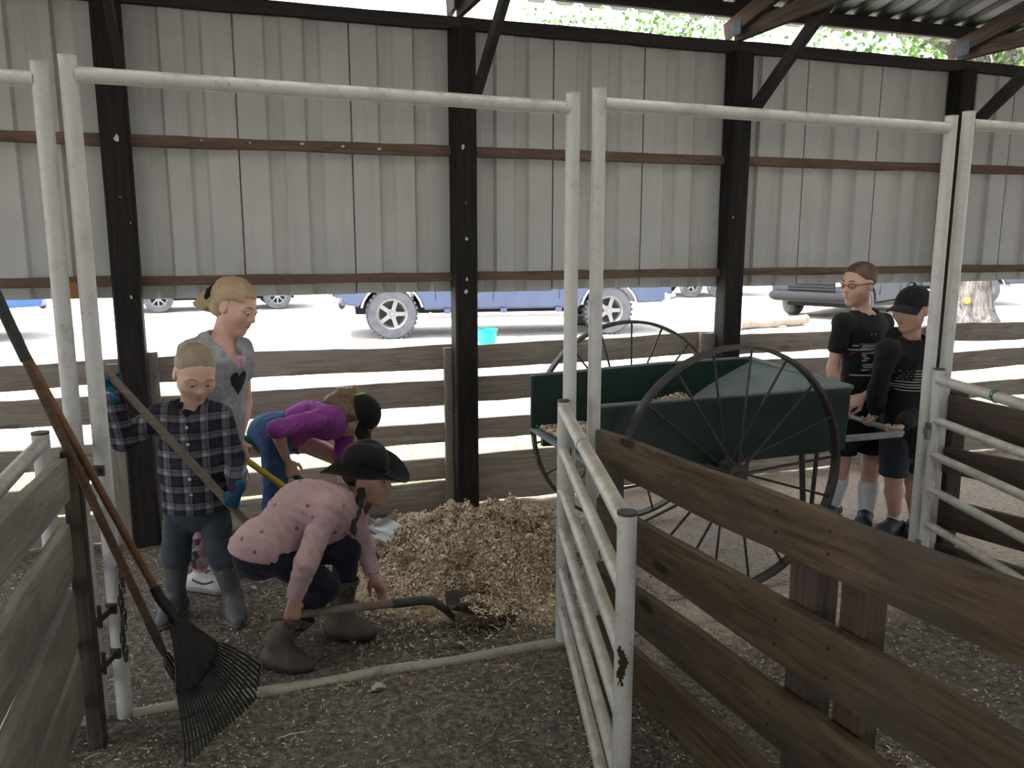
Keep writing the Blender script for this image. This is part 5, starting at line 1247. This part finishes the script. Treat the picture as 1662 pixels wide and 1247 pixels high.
cg = ramp(t, n2, [(.3, (.20, .205, .22)), (.7, (.29, .295, .31))]).outputs[0]; cg = mixc(t, ramp(t, n1, [(.52, (0, 0, 0)), (.60, (.5, .5, .5))]).outputs[0], cg, (.42, .41, .43)); cg = mixc(t, ramp(t, noise(t, v, 16, 3), [(.66, (0, 0, 0)), (.7, (.6, .6, .6))]).outputs[0], cg, (.08, .07, .09)); t.links.new(cg, b.inputs['Base Color'])
B = Blob(.0075); torso(B, sR, sL, hR-UP*.05, hL-UP*.05, S, .022, chest=1.06, flat=.74); B.cone(sR, sR+(eR-sR)*.42, .062, .066, .03); B.cone(sL, sL+(V(*eL)-sL)*.36, .060, .066, .03)
B.ball(uc-up*.03+fr*.085, V(.115, .05, .05), [lat, fr, up], .03); B.cone(uc+up*.015+fr*.02, uc+up*.13+fr*.06, .058, .075, .012, op=-1); B.ball(uc+fr*.10+up*.0, V(.05, .045, .05), [lat, fr, up], .012, op=-1); B.cut(pc-UP*.02, -UP)
ts = B.mesh('t_shirt', m_grey, R, folds(51, .007, .10, lat)); fx = nrm(lat); heart = []
for a in np.linspace(0, 2*PI, 40): heart.append((.0035*16*math.sin(a)**3, .0042*(13*math.cos(a)-5*math.cos(2*a)-2*math.cos(3*a)-math.cos(4*a))))
ho = oy(385, 619, 4.06); m_hrt = flat('black_heart_print', (.008, .008, .009), None, 20, .85); m_pk = flat('pink_print', (.52, .25, .36), (.45, .30, .38), 30, .85)
vd = -fr; uu = lat
decal('heart_print', [heart], m_hrt, ts, R, ho, uu, up, vd, .004); decal('pink_patch', [[(-.03, 0), (.022, .006), (.03, .05), (.0, .062), (-.026, .052)]], m_pk, ts, R, ho+up*.066, lat, up, vd, .004)
m_skirt = cloth('pale_skirt', (.50, .49, .54), (.42, .41, .46), 8); m_legg, t, b = nt('flowered_leggings', .9, .15); v = coords(t, (1, 1, 1)); vo = N(t, 'ShaderNodeTexVoronoi'); vo.inputs['Scale'].default_value = 26; t.links.new(v, vo.inputs['Vector'])
t.links.new(ramp(t, vo.outputs['Color'], [(.25, (.05, .035, .045)), (.42, (.33, .06, .13)), (.6, (.40, .34, .36)), (.8, (.10, .07, .09))]).outputs[0], b.inputs['Base Color'])
B = Blob(.008); B.cone(pc+UP*.06, pc-UP*.16, .155*S, .20*S, .03, fr, 1, .78); B.cut(pc-UP*.15, -UP); B.mesh('skirt', m_skirt, R, folds(53, .012, .09, lat))
B = Blob(.0075); B.cone(hR-UP*.05, kR, .084*S+.004, .064*S+.004, .02); B.cone(kR, kR+(aR-kR)*.35, .062*S+.004, .064*S+.004, .02); B.cone(kR+(aR-kR)*.35, aR+UP*.05, .064*S+.004, .046*S+.004, .02); B.cone(hL-UP*.05, kL, .084*S+.004, .064*S+.004, .02); B.cone(kL, kL+(aL-kL)*.35, .062*S+.004, .064*S+.004, .02); B.cone(kL+(aL-kL)*.35, aL+UP*.05, .064*S+.004, .046*S+.004, .02); B.mesh('leggings', m_legg, R, folds(55, .003, .08))
m_wshoe = flat('white_leather_shoe', (.50, .50, .49), (.42, .42, .41), 15, .6); m_dsole = flat('grey_shoe_sole', (.26, .26, .26), (.2, .2, .2), 12, .8); m_dgl = flat('grey_stripe', (.06, .06, .065), None, 15, .7)
for an, td_ in ((aR, RIGHT*.97-UP*0+TOCAM*.22), (aL, RIGHT)):
    shoe('sneaker', an, td_, 1.0, m_wshoe, m_dsole, R, .044, lace=m_dgl, L=.25); tdn = nrm(V(td_[0], td_[1], 0)); sdv = V(tdn[1], -tdn[0], 0); tube('stripe', [V(an[0], an[1], .0)+tdn*(-.02+.028*i)+sdv*(.046-.002*abs(i-2))+UP*(.062-.016*math.sin(i/4*PI)) for i in range(5)], .005, m_dgl, R, 6)

# ================================================================== B: the boy in the plaid shirt
R = person('small boy in dark plaid shirt and grey rubber boots holding a wooden handle across himself', (-.2, 3.8))
S = .74; hc = pt(316, 606, 3.76); A = headM(TOCAM*.74+RIGHT*.50-UP*.46, UP+RIGHT*.10); hh = .240
sR, sL = pt(262, 674, 3.80), pt(357, 676, 3.77); hR, hL = pt(294, 812, 3.82), pt(345, 812, 3.80); kR, kL = pt(287, 885, 3.82), pt(356, 888, 3.78); aR, aL = V(-.315, 3.87, .09), V(-.065, 3.775, .09)
HA, HB = oy(172, 602, 3.62), oy(408, 856, 3.56); sd_ = nrm(HB-HA)
GR, GL = HA+sd_*.02, HA+(HB-HA)*.845
hdR = nrm(UP*.75-RIGHT*.35-TOCAM*.25); nR = nrm(np.cross(sd_, hdR)); nR = nR if nR@TOCAM > 0 else -nR; wR = GR-hdR*.065-nR*.030
hdL = nrm(-UP*.85-RIGHT*.35+TOCAM*.3); nL = nrm(np.cross(sd_, hdL)); nL = nL if nL@TOCAM < 0 else -nL; wL = GL-hdL*.062-nL*.032
eR, eL = pt(200, 712, 3.74), pt(381, 752, 3.76)
B = Blob(.0062); T = head(B, hc, A, hh, .92, nose=.96); uc, pc, up, lat, fr = torso(B, sR, sL, hR, hL, S); B.cone(uc-up*.02, hc-A[2]*.25*hh-A[1]*.05*hh, .054*S, .054*S, .025)
arm_skin(B, sR, eR, wR, S); arm_skin(B, sL, eL, wL, S); hand(B, wR, hdR, nR, 1, .122, .8, .03, .8); hand(B, wL, hdL, nL, -1, .122, .8, .03, .8); leg_skin(B, hR, kR, aR, S); leg_skin(B, hL, kL, aL, S); B.mesh('body', m_skin, R); SKIN[0] = m_skin; face_parts(T, A, hh, R, m_short)
B = Blob(.0062); B.ball(T(0, -.07, .165), V(.345, .425, .358)*hh, A, .02); B.ball(T(0, .43, -.04), V(.40, .36, .37)*hh, A, .015, op=-1); B.cut(T(0, -.2, -.18), -A[2]+A[1]*.15)
for s in (-1, 1): B.ball(T(s*.37, .03, -.06), V(.11, .14, .17)*hh, A, .01, op=-1)
B.mesh('hair', m_short, R, folds(9, .003, .014))
m_glove = cloth('teal_blue_glove', (.015, .07, .13), (.01, .05, .09), 20)
for w_, hd_, n_, h_ in ((wR, hdR, nR, 1), (wL, hdL, nL, -1)):
    B = Blob(.006); hand(B, w_, hd_, n_, h_, .122, .8, .03, .8, .0025); B.cone(w_-hd_*.028, w_, .024, .021, .01); B.mesh('glove', m_glove, R)
m_plaid, t, b = nt('plaid_flannel', .92, .12); v = coords(t, (1, 1, 1), False, rot=(0, 0, 0)); sp = N(t, 'ShaderNodeSeparateXYZ'); t.links.new(v, sp.inputs[0])
uax = mth(t, 'ADD', mth(t, 'MULTIPLY', sp.outputs['X'], float(lat[0])), mth(t, 'MULTIPLY', sp.outputs['Y'], float(lat[1]))); zax = sp.outputs['Z']
def stripes(src, per, bands, o):
    f = mth(t, 'FRACT', mth(t, 'MULTIPLY_ADD', src, 1/per, o)); st_ = [(0, (0, 0, 0))]
    for a, b2, c in bands: st_ += [(a, (c, c, c)), (b2, (0, 0, 0))]
    r_ = ramp(t, f, st_); r_.color_ramp.interpolation = 'CONSTANT'; return r_.outputs[0]
bb = [(.10, .32, .55), (.36, .385, .8), (.42, .445, .8), (.62, .64, .25), (.70, .72, .25), (.78, .80, .35), (.90, .915, .3)]
s1 = stripes(uax, .082, bb, .35); s2 = stripes(zax, .078, bb, .15); pl = mixc(t, 1.0, s1, s2, 'ADD')
t.links.new(ramp(t, pl, [(0, (.017, .015, .024)), (.3, (.045, .04, .055)), (.6, (.085, .08, .095)), (1, (.24, .24, .27))]).outputs[0], b.inputs['Base Color']); bump(t, b, noise(t, v, 420, 2), .15, .002)
B = Blob(.007); torso(B, sR, sL, hR-UP*.02, hL-UP*.02, S, .030, flat=.8, belly=1.16); 
for s_, e_, w_ in ((sR, eR, wR), (sL, eL, wL)):
    d_ = nrm(w_-e_); B.cone(s_, e_, .054, .052, .025); B.cone(e_, w_-d_*.018, .050, .038, .015); B.cut(w_-d_*.0+d_*10, d_)
d_ = nrm(wR-eR); B.cone(wR-d_*.07, wR-d_*.03-RIGHT*.03, .045, .040, .02)
B.cone(uc+up*.02+fr*.005, uc+up*.12+fr*.03, .046, .062, .008, op=-1); B.cone(uc+up*.04+fr*.05, uc-up*.035+fr*.095, .036, .010, .006, op=-1); B.cone(pc-UP*.0, pc-UP*.02, .14*S+.03, .165*S+.03, .03, fr, 1, .8); B.cut(pc-UP*.035, -UP)
sh = B.mesh('shirt', m_plaid, R, folds(61, .008, .085)); oc = uc
m_tee2 = cloth('dark_undershirt', (.02, .02, .025)); B = Blob(.006); B.cone(uc+up*.0+fr*.012, uc+up*.030+fr*.008, .046, .043, .01); B.ball(uc-up*.006+fr*.048, V(.046, .034, .046), [lat, fr, up], .02); B.mesh('undershirt', m_tee2, R)
rows_ = []; na = nrm(hc-A[2]*.25*hh-uc)
for j in range(25):                                       # the turned-down collar, open at the front
    a = math.radians(-158+316*j/24); e_ = abs(a)/math.radians(158); d_ = -fr*math.cos(a)+lat*math.sin(a)
    rows_.append([uc+up*.070-fr*.010+d_*.052, uc+up*(.066-.020*e_**3)-fr*.008+d_*.066, uc+up*(.034-.046*e_**5)-fr*.002+d_*(.084+.008*e_)])
bm = bmesh.new(); tv = [[bm.verts.new(p-uc) for p in r]+[bm.verts.new(p-uc-up*.003) for p in r[::-1]] for r in rows_]; sheet(bm, tv); bm_obj('collar', bm, m_plaid, R, Matrix.Translation(uc), True, 60)
m_btn = flat('pearl_button', (.5, .5, .5), None, 20, .4)
for k in range(5):
    bvh_o = uc+up*(-.02-.075*k); decal('button', [[(.0065*math.cos(a), .0065*math.sin(a)) for a in np.linspace(0, 2*PI, 12, endpoint=False)]], m_btn, sh, R, bvh_o, lat, up, -fr, .0022, .003)
B = Blob(.0075); B.cone(pc+UP*.03, pc-UP*.02, .130*S+.012, .150*S+.014, .03, fr, 1, .8)
for h_, k_, a_ in ((hR, kR, aR), (hL, kL, aL)): B.cone(h_-UP*.01, k_, .086*S+.012, .064*S+.014, .018); B.cone(k_, k_+(V(*a_)-k_)*.24, .064*S+.014, .060*S+.020, .014); B.cut(k_+(V(*a_)-k_)*.30-UP*10, -UP)
B.mesh('jeans', m_denim, R, folds(63, .007, .07))
m_boot = flat('grey_rubber_boot', (.05, .053, .06), (.09, .09, .09), 12, .5); m_bsole = flat('grey_boot_sole', (.11, .11, .11), (.07, .07, .07), 12, .8)
for a_, k_, td_ in ((aR, kR, TOCAM*.95-RIGHT*.1), (aL, kL, TOCAM*.9+RIGHT*.42)):
    a_ = V(*a_); boot('rubber_boot', a_, a_+(k_-a_)*.80, td_, S, m_boot, m_bsole, R, .058, .043, .20)
stick = thing('wooden_handle_tool', 'grey weathered wooden handle held slantwise by the boy in plaid', 'tool', tuple(HA)); shaft(stick, HA-sd_*.03, HB+sd_*.28, .0165, .0185, m_hand)
e2 = HB+sd_*.28; tube('ferrule', [e2-sd_*.02, e2+sd_*.10], [.021, .015], M['iron'], stick, 10)
bm = bmesh.new(); box_bm(bm, (0, 0, 0), (.30, .03, .035)); Mh = frame(e2+sd_*.11+TOCAM*-.1, e2+sd_*.11+TOCAM*.1); Mh.translation = Vector(e2+sd_*.11); bm_obj('head_bar', bm, M['iron'], stick, Mh)
for k in range(8): q = V(*Mh.translation)+V(*Mh.col[0][:3])*(-.13+.037*k); tube('tine', [q, q-UP*.05+sd_*.01, q-UP*.085-sd_*.0], [.005, .0045, .002], M['iron'], stick, 6)

# ================================================================== C: the girl in purple, bending over
R = person('girl in purple top, jeans and black cap bending over with a green-handled shovel', (.4, 4.45))
S = .82; hc = pt(583, 676, 4.40); A = headM(-UP*.93+RIGHT*.22+TOCAM*.22, RIGHT*.92+UP*.30+TOCAM*.16); hh = .225
hipN, hipF = pt(447, 702, 4.38), pt(456, 700, 4.52); shN, shF = pt(535, 676, 4.33), pt(560, 690, 4.50); sR, sL = shN, shF; hR, hL = hipN, hipF
kB, aB = pt(447, 790, 4.40), V(.13, 4.42, .09); kF, aF = pt(552, 745, 4.55), V(.665, 4.62, .09); eN, eF = pt(449, 697, 4.25), pt(556, 742, 4.46)
SA, SB = oy(388, 706, 4.40), oy(602, 862, 4.30); sdv_ = nrm(SB-SA); GN = SA+(SB-SA)*.40
hdN = nrm(-UP*.9+RIGHT*.35); nN = nrm(np.cross(sdv_, hdN)); nN = nN if nN@TOCAM < 0 else -nN; wN = GN-hdN*.075-nN*.022; GF = SA+(SB-SA)*.78; hdF = nrm(-UP); nF = nrm(np.cross(sdv_, hdF)); nF = nF if nF@TOCAM > 0 else -nF; wF = GF-hdF*.07-nF*.022
B = Blob(.0065); T = head(B, hc, A, hh, .95); mid = (shN+shF+hipN+hipF)/4+UP*.045; uc, pc, up, lat, fr = torso(B, sR, sL, hR, hL, S*.90, mid=mid, belly=.85)
B.cone(uc, hc-A[2]*.26*hh-A[1]*.08*hh, .052*S, .052*S, .025); arm_skin(B, sR, eN, wN, S); arm_skin(B, sL, eF, wF, S); hand(B, wN, hdN, nN, 1, .15, [.35, .7, .75, .75], .05, .5); hand(B, wF, hdF, nF, -1, .15, .8); leg_skin(B, hR, kB, aB, S); leg_skin(B, hL, kF, aF, S)
B.mesh('body', m_skin, R); SKIN[0] = m_skin; face_parts(T, A, hh, R, m_lbrown); cap_on(T, A, hh, R, m_blackcap, m_blackcap)
decal('cap_letters', [rect(-.02, -.02, -.012, .02), rect(-.012, .012, .004, .02), rect(.008, -.018, .016, .02), rect(.02, -.02, .036, -.012)], m_print, [c for c in R.children if c.name.split('.')[0] == 'cap'][0], R, T(0, .36, .30), A[0], A[2], -A[1], .003)
tieC = T(0, -.47, .12); B = Blob(.0065); B.ball(T(0, -.10, .09), V(.355, .42, .36)*hh, A, .02); B.ball(T(0, .36, -.06), V(.36, .36, .50)*hh, A, .02, op=-1); B.cut(T(0, 0, .13), A[2])
B.chain([tieC, T(0, -.58, .0), T(.10, -.55, -.28), T(.26, -.40, -.50), T(.34, -.12, -.66)], [.024, .036, .048, .050, .016], .02); B.chain([T(.16, -.25, -.2), T(.30, -.12, -.45), T(.34, .10, -.58)], [.05, .045, .015], .02); B.chain([T(.25, -.05, -.05), T(.30, -.02, -.35), T(.31, .16, -.48)], [.04, .035, .010], .02)
B.mesh('hair', m_lbrown, R, strands((A[0]*.2+A[2], A[0], A[1]), .004, 300.), 0)
m_lime = cloth('lime_hair_tie', (.25, .55, .06)); tube('hair_tie', [tieC+(A[2]*math.cos(a)+A[0]*math.sin(a))*.027-A[1]*.004 for a in np.linspace(0, 2*PI, 20, endpoint=False)], .0105, m_lime, R, 8, closed=True)
m_purple = cloth('purple_jersey', (.30, .07, .32), (.23, .05, .25), 8); B = Blob(.007); torso(B, sR, sL, hR*.82+sR*.18, hL*.82+sL*.18, S*.92, .016, mid=mid, flat=.72, belly=.90)

for s_, e_, w_ in ((sR, eN, wN), (sL, eF, wF)): q = Blob(.0065); q.cone(s_, e_, .056, .048, .025); q.cone(e_, e_+(w_-e_)*.16, .048, .043, .015); q.cut(e_+(w_-e_)*.15, nrm(w_-e_)*.9+nrm(e_-s_)*.2); q.mesh('sleeve', m_purple, R, folds(72, .008, .055)); B.cone(s_, s_+(e_-s_)*.2, .056, .054, .03)
B.P = B.P; B.cone(uc+up*.03, uc+up*.14, .055, .06, .01, op=-1); B.cut(pc+up*.055, -up); B.mesh('top', m_purple, R, folds(71, .009, .06, up))
B = Blob(.0075); B.cone(pc+up*.06, pc-up*.03, .125*S+.012, .145*S+.012, .04, fr, 1, .85)
for h_, k_, a_ in ((hR, kB, aB), (hL, kF, aF)): B.cone(h_, k_, .090*S+.010, .066*S+.010, .03); B.cone(k_, V(*a_)+UP*.04, .064*S+.010, .054*S+.014, .015)
B.cut(pc+up*.075, up); B.mesh('jeans', m_denim2, R, folds(73, .007, .06))
for a_, td_ in ((aB, RIGHT*.9+TOCAM*.3), (aF, RIGHT*.95+TOCAM*.2)): shoe('shoe', a_, td_, .9, flat('grey_shoe', (.20, .20, .20), (.14, .14, .14), 14, .7), M['rubber'], R, .046, lace=None, L=.235)
m_ggreen = flat('dark_green_tool_paint', (.018, .055, .05), (.03, .075, .065), 14, .45)
sv = thing('shovel', 'grey-bladed scoop shovel with dark green handle, held by the girl in purple', 'shovel', tuple(SB)); shaft(sv, SA, SB, .0165, .0165, m_ggreen)
bd = nrm(oy(652, 884, 4.18)-SB); tube('socket', [SB-sdv_*.12, SB-sdv_*.02, SB+bd*.04], [.0185, .020, .014], M['steel'], sv, 12); blade(sv, SB+bd*.0, bd, UP*.8+TOCAM*.55, .205, .27, flat('bare_steel_blade', (.40, .41, .43), (.33, .34, .36), 10, .35, .6), 'blade', .02)
# the yellow-handled shovel in the woman's hand
sv = thing('shovel', 'yellow-handled shovel held by the woman, its dark neck stuck in the shavings', 'shovel', tuple(GB)); m_yel = flat('yellow_fibreglass', (.50, .36, .03), (.44, .31, .03), 10, .4)
shaft(sv, GA+gd*.035, GB, .0165, .0165, m_yel); shaft(sv, GA-gd*.03, GA+gd*.05, .0195, .0195, M['black'], 'grip'); nb = [GB-gd*.05, GB+gd*.05, GB+gd*.14-UP*.004, GB+gd*.21-UP*.03]; tube('neck', nb, [.0195, .0195, .0175, .014], M['iron'], sv, 12)
bd = nrm(gd*.75-UP*.5); blade(sv, nb[-1]-bd*.02, bd, UP+TOCAM*.3, .20, .24, M['iron'], 'blade', .02)

# ================================================================== D: the squatting girl in the cowboy hat
R = person('squatting girl in black cowboy hat and pale pink top, lifting shavings with a shovel', (.3, 3.3))
S = .80; hc = pt(596, 776, 3.36); A = headM(RIGHT*.95+TOCAM*.16-UP*.06, UP); hh = .215
hR, hL = pt(434, 890, 3.22), pt(446, 888, 3.36); sR, sL = pt(532, 822, 3.19), pt(566, 822, 3.42)
kR, aR = pt(528, 952, 3.20), V(.105, 3.235, .115); kL, aL = pt(563, 893, 3.42), V(.375, 3.405, .115)
LA, LB = oy(458, 1000, 3.13), oy(690, 974, 3.30); ld = nrm(LB-LA); GR = LA+ld*.03; GL = LA+ld*.44
eR, eL = pt(497, 915, 3.10), pt(592, 890, 3.46); hdR = nrm(-UP*.8-RIGHT*.1+TOCAM*.1); nR = nrm(np.cross(ld, hdR)); nR = nR if nR@TOCAM < 0 else -nR; wR = GR-hdR*.07-nR*.025
hdL = nrm(-UP*.85+RIGHT*.45); wL = pt(606, 936, 3.40); nL = nrm(-TOCAM*.2-RIGHT*.7)
B = Blob(.0065); T = head(B, hc, A, hh, .95); mid = (sR+sL+hR+hL)/4+UP*.055-RIGHT*.01; uc, pc, up, lat, fr = torso(B, sR, sL, hR, hL, S, mid=mid)
B.cone(uc, hc-A[2]*.27*hh-A[1]*.08*hh, .052*S, .052*S, .025); arm_skin(B, sR, eR, wR, S); arm_skin(B, sL, eL, wL, S); hand(B, wR, hdR, nR, 1, .145, .8, .03, .7); hand(B, wL, hdL, -RIGHT*.3+TOCAM*.5-UP*.1, 1, .145, [.12, .25, .3, .35], .10, -.1); leg_skin(B, hR, kR, aR, S); leg_skin(B, hL, kL, aL, S)
B.mesh('body', m_skin2, R); SKIN[0] = m_skin2; face_parts(T, A, hh, R, m_brown)
B = Blob(.0065); B.ball(T(0, -.09, .10), V(.355, .43, .34)*hh, A, .02); B.ball(T(0, .38, -.06), V(.36, .36, .50)*hh, A, .02, op=-1); B.cut(T(0, -.2, -.25), -A[2]); B.cut(T(0, 0, .2), A[2]); B.mesh('hair', m_dkbr, R, folds(13, .005, .014))
for s, (p0, dx) in enumerate(((T(.31, .02, -.12), 0.), (T(-.28, .10, -.12), .0))):
    end = pt(574, 848, 3.22) if s == 0 else pt(588, 838, 3.44); q = [p0+(end-p0)*(i/9)+UP*(-.015*math.sin(i/9*PI)) for i in range(10)]
    B = Blob(.0055)
    for i in range(9): B.ball((q[i]+q[i+1])/2+RIGHT*(.005 if i % 2 else -.005), .017*(1-.04*i), None, .008); B.cone(q[i], q[i+1], .011, .010, .006)
    B.chain([q[-1], q[-1]-UP*.035, q[-1]-UP*.06+RIGHT*.004], [.009, .013, .004], .006); B.mesh('braid', m_brown if s else m_dkbr, R)
m_pink, t, b = nt('pale_pink_jersey', .92, .15); v = coords(t, (1, 1, 1), False); vo = N(t, 'ShaderNodeTexVoronoi'); vo.inputs['Scale'].default_value = 15; t.links.new(v, vo.inputs['Vector'])
wob = mth(t, 'MULTIPLY_ADD', noise(t, v, 55, 2), .16, vo.outputs['Distance']); sp_c = ramp(t, wob, [(.19, (.8, .8, .8)), (.235, (0, 0, 0))]).outputs[0]
t.links.new(mixc(t, sp_c, ramp(t, noise(t, v, 9, 4), [(.3, (.48, .335, .345)), (.7, (.40, .27, .285))]).outputs[0], (.16, .07, .085)), b.inputs['Base Color']); bump(t, b, noise(t, v, 420, 2), .15, .002)
B = Blob(.007); torso(B, sR, sL, hR*.97+sR*.03-UP*.02, hL*.97+sL*.03-UP*.02, S, .022, mid=mid+UP*.006, flat=.80, belly=1.14, chest=1.02)
for s_, e_, w_, rr_ in ((sR, eR, wR, .046), (sL, eL, wL, .043)):
    d_ = nrm(w_-e_); q = Blob(.0065); q.cone(s_, e_, .056, rr_, .03); q.cone(e_, w_-d_*.012, rr_, .034, .012); q.cut(w_-d_*.008, d_); q.mesh('sleeve', m_pink, R, folds(82, .007, .06, d_)); B.cone(s_, s_+(e_-s_)*.25, .057, .055, .03)
B.ball(pc+UP*.015-up*.05, V(.150, .122, .135), [lat, fr, up], .04); B.cone(uc+up*.03, uc+up*.14, .050, .06, .01, op=-1); B.cut(pc-UP*.020, -UP*.95-up*.25); B.mesh('top', m_pink, R, folds(81, .008, .075, up))
B = Blob(.0075); B.cone(pc+up*.05, pc-up*.03, .125*S+.010, .145*S+.010, .04, fr, 1, .85)
for h_, k_, a_ in ((hR, kR, aR), (hL, kL, aL)): a_ = V(*a_); B.cone(h_, k_, .092*S+.006, .066*S+.008, .03); m_ = k_+(a_-k_)*.32; B.cone(k_, m_, .062*S+.006, .058*S+.005, .015); B.cone(m_, a_+(k_-a_)*.46, .058*S+.005, .052*S+.002, .015)
B.mesh('jeans', m_dkdenim, R, folds(83, .006, .06))
m_lbt = flat('brown_leather_boot', (.10, .075, .06), (.065, .05, .042), 12, .65); m_lsol = flat('dark_boot_sole', (.03, .025, .022), None, 12, .8)
for a_, k_, td_ in ((aR, kR, RIGHT*.93+TOCAM*.25), (aL, kL, RIGHT*.98+TOCAM*.1)):
    a_ = V(*a_); boot('cowboy_boot', a_, a_+nrm(k_-a_)*.150, td_, S, m_lbt, m_lsol, R, .068, .044, .185, folds_=folds(85, .003, .05))
m_felt = cloth('black_felt', (.011, .010, .010), (.018, .017, .016), 8); B = Blob(.0065); B.ball(T(0, -.05, .34), V(.39, .46, .40)*hh, A, .02); B.cone(T(0, -.05, .16), T(0, -.04, .42), .43*hh, .38*hh, .03, A[0], 1, .92); B.ball(T(0, -.05, .83), V(.09, .34, .14)*hh, A, .05, op=-1); B.cut(T(0, 0, .08), -A[2]); B.ball(T(0, -.05, .0), V(.35, .43, .42)*hh, A, .01, op=-1); B.mesh('hat_crown', m_felt, R)
rows_ = []
for i in range(10):
    u = i/9; row = []
    for j in range(48):
        a = 2*PI*j/48; ex, ey = .385+.34*u, .46+.42*u; x, y = ex*math.cos(a), -.05+ey*math.sin(a); lift = .36*u**1.5*abs(math.cos(a))**2.2-.06*u*abs(math.sin(a))**3; row.append(T(x*(1-.10*u*abs(math.cos(a))), y, .095+lift))
    rows_.append(row)
o0 = rows_[0][0]; bm = bmesh.new(); tv = [[bm.verts.new(p-o0) for p in r] for r in rows_]; bv = [[bm.verts.new(p-o0-A[2]*.004) for p in r] for r in rows_]
for i in range(9):
    for j in range(48): k = (j+1) % 48; bm.faces.new((tv[i][j], tv[i][k], tv[i+1][k], tv[i+1][j])); bm.faces.new((bv[i][j], bv[i+1][j], bv[i+1][k], bv[i][k]))
for j in range(48): k = (j+1) % 48; bm.faces.new((tv[9][j], tv[9][k], bv[9][k], bv[9][j])); bm.faces.new((tv[0][j], bv[0][j], bv[0][k], tv[0][k]))
bm_obj('hat_brim', bm, m_felt, R, Matrix.Translation(o0), True, 60)
tube('hat_band', [T(.392*math.cos(a), -.05+.475*math.sin(a), .14) for a in np.linspace(0, 2*PI, 32, endpoint=False)], .0075, M['black'], R, 8, closed=True)
sv = thing('shovel', 'dark shovel with wooden handle scooping the shavings in front of the squatting girl', 'shovel', tuple(LB)); shaft(sv, LA-ld*.05, LB, .0175, .0175, wood('worn_tool_handle', (.17, .13, .10), (.24, .19, .15), (.09, .07, .055), .6, 0))
q = [LB-ld*.16, LB-ld*.02, LB+ld*.04-UP*.010, LB+ld*.10-UP*.055, oy(735, 1002, 3.36)]; tube('socket', q, [.0205, .021, .020, .017, .012], M['iron'], sv, 12)
bd = nrm(oz(822, 986, .03)-q[3]); blade(sv, q[3]+bd*.015, bd, UP+TOCAM*.12, .23, .33, M['iron'], 'blade', .035)
P = np.array([V(*(q[3]+bd*x))+nrm(np.cross(bd, UP))*y+UP*(.012+RNG.uniform(0, 1)*.05*math.exp(-((x-.17)/.1)**2-(y/.07)**2)) for x, y in zip(RNG.uniform(.10, .31, 800), RNG.normal(.02, .045, 800))])
tag(chip_mesh('scooped_shavings', P, (.012, .034), (.004, .011), m_shav, None, .35, seed=33, tilt=1.6), 'shavings heaped on the dark shovel of the squatting girl', 'shavings', kind='stuff')
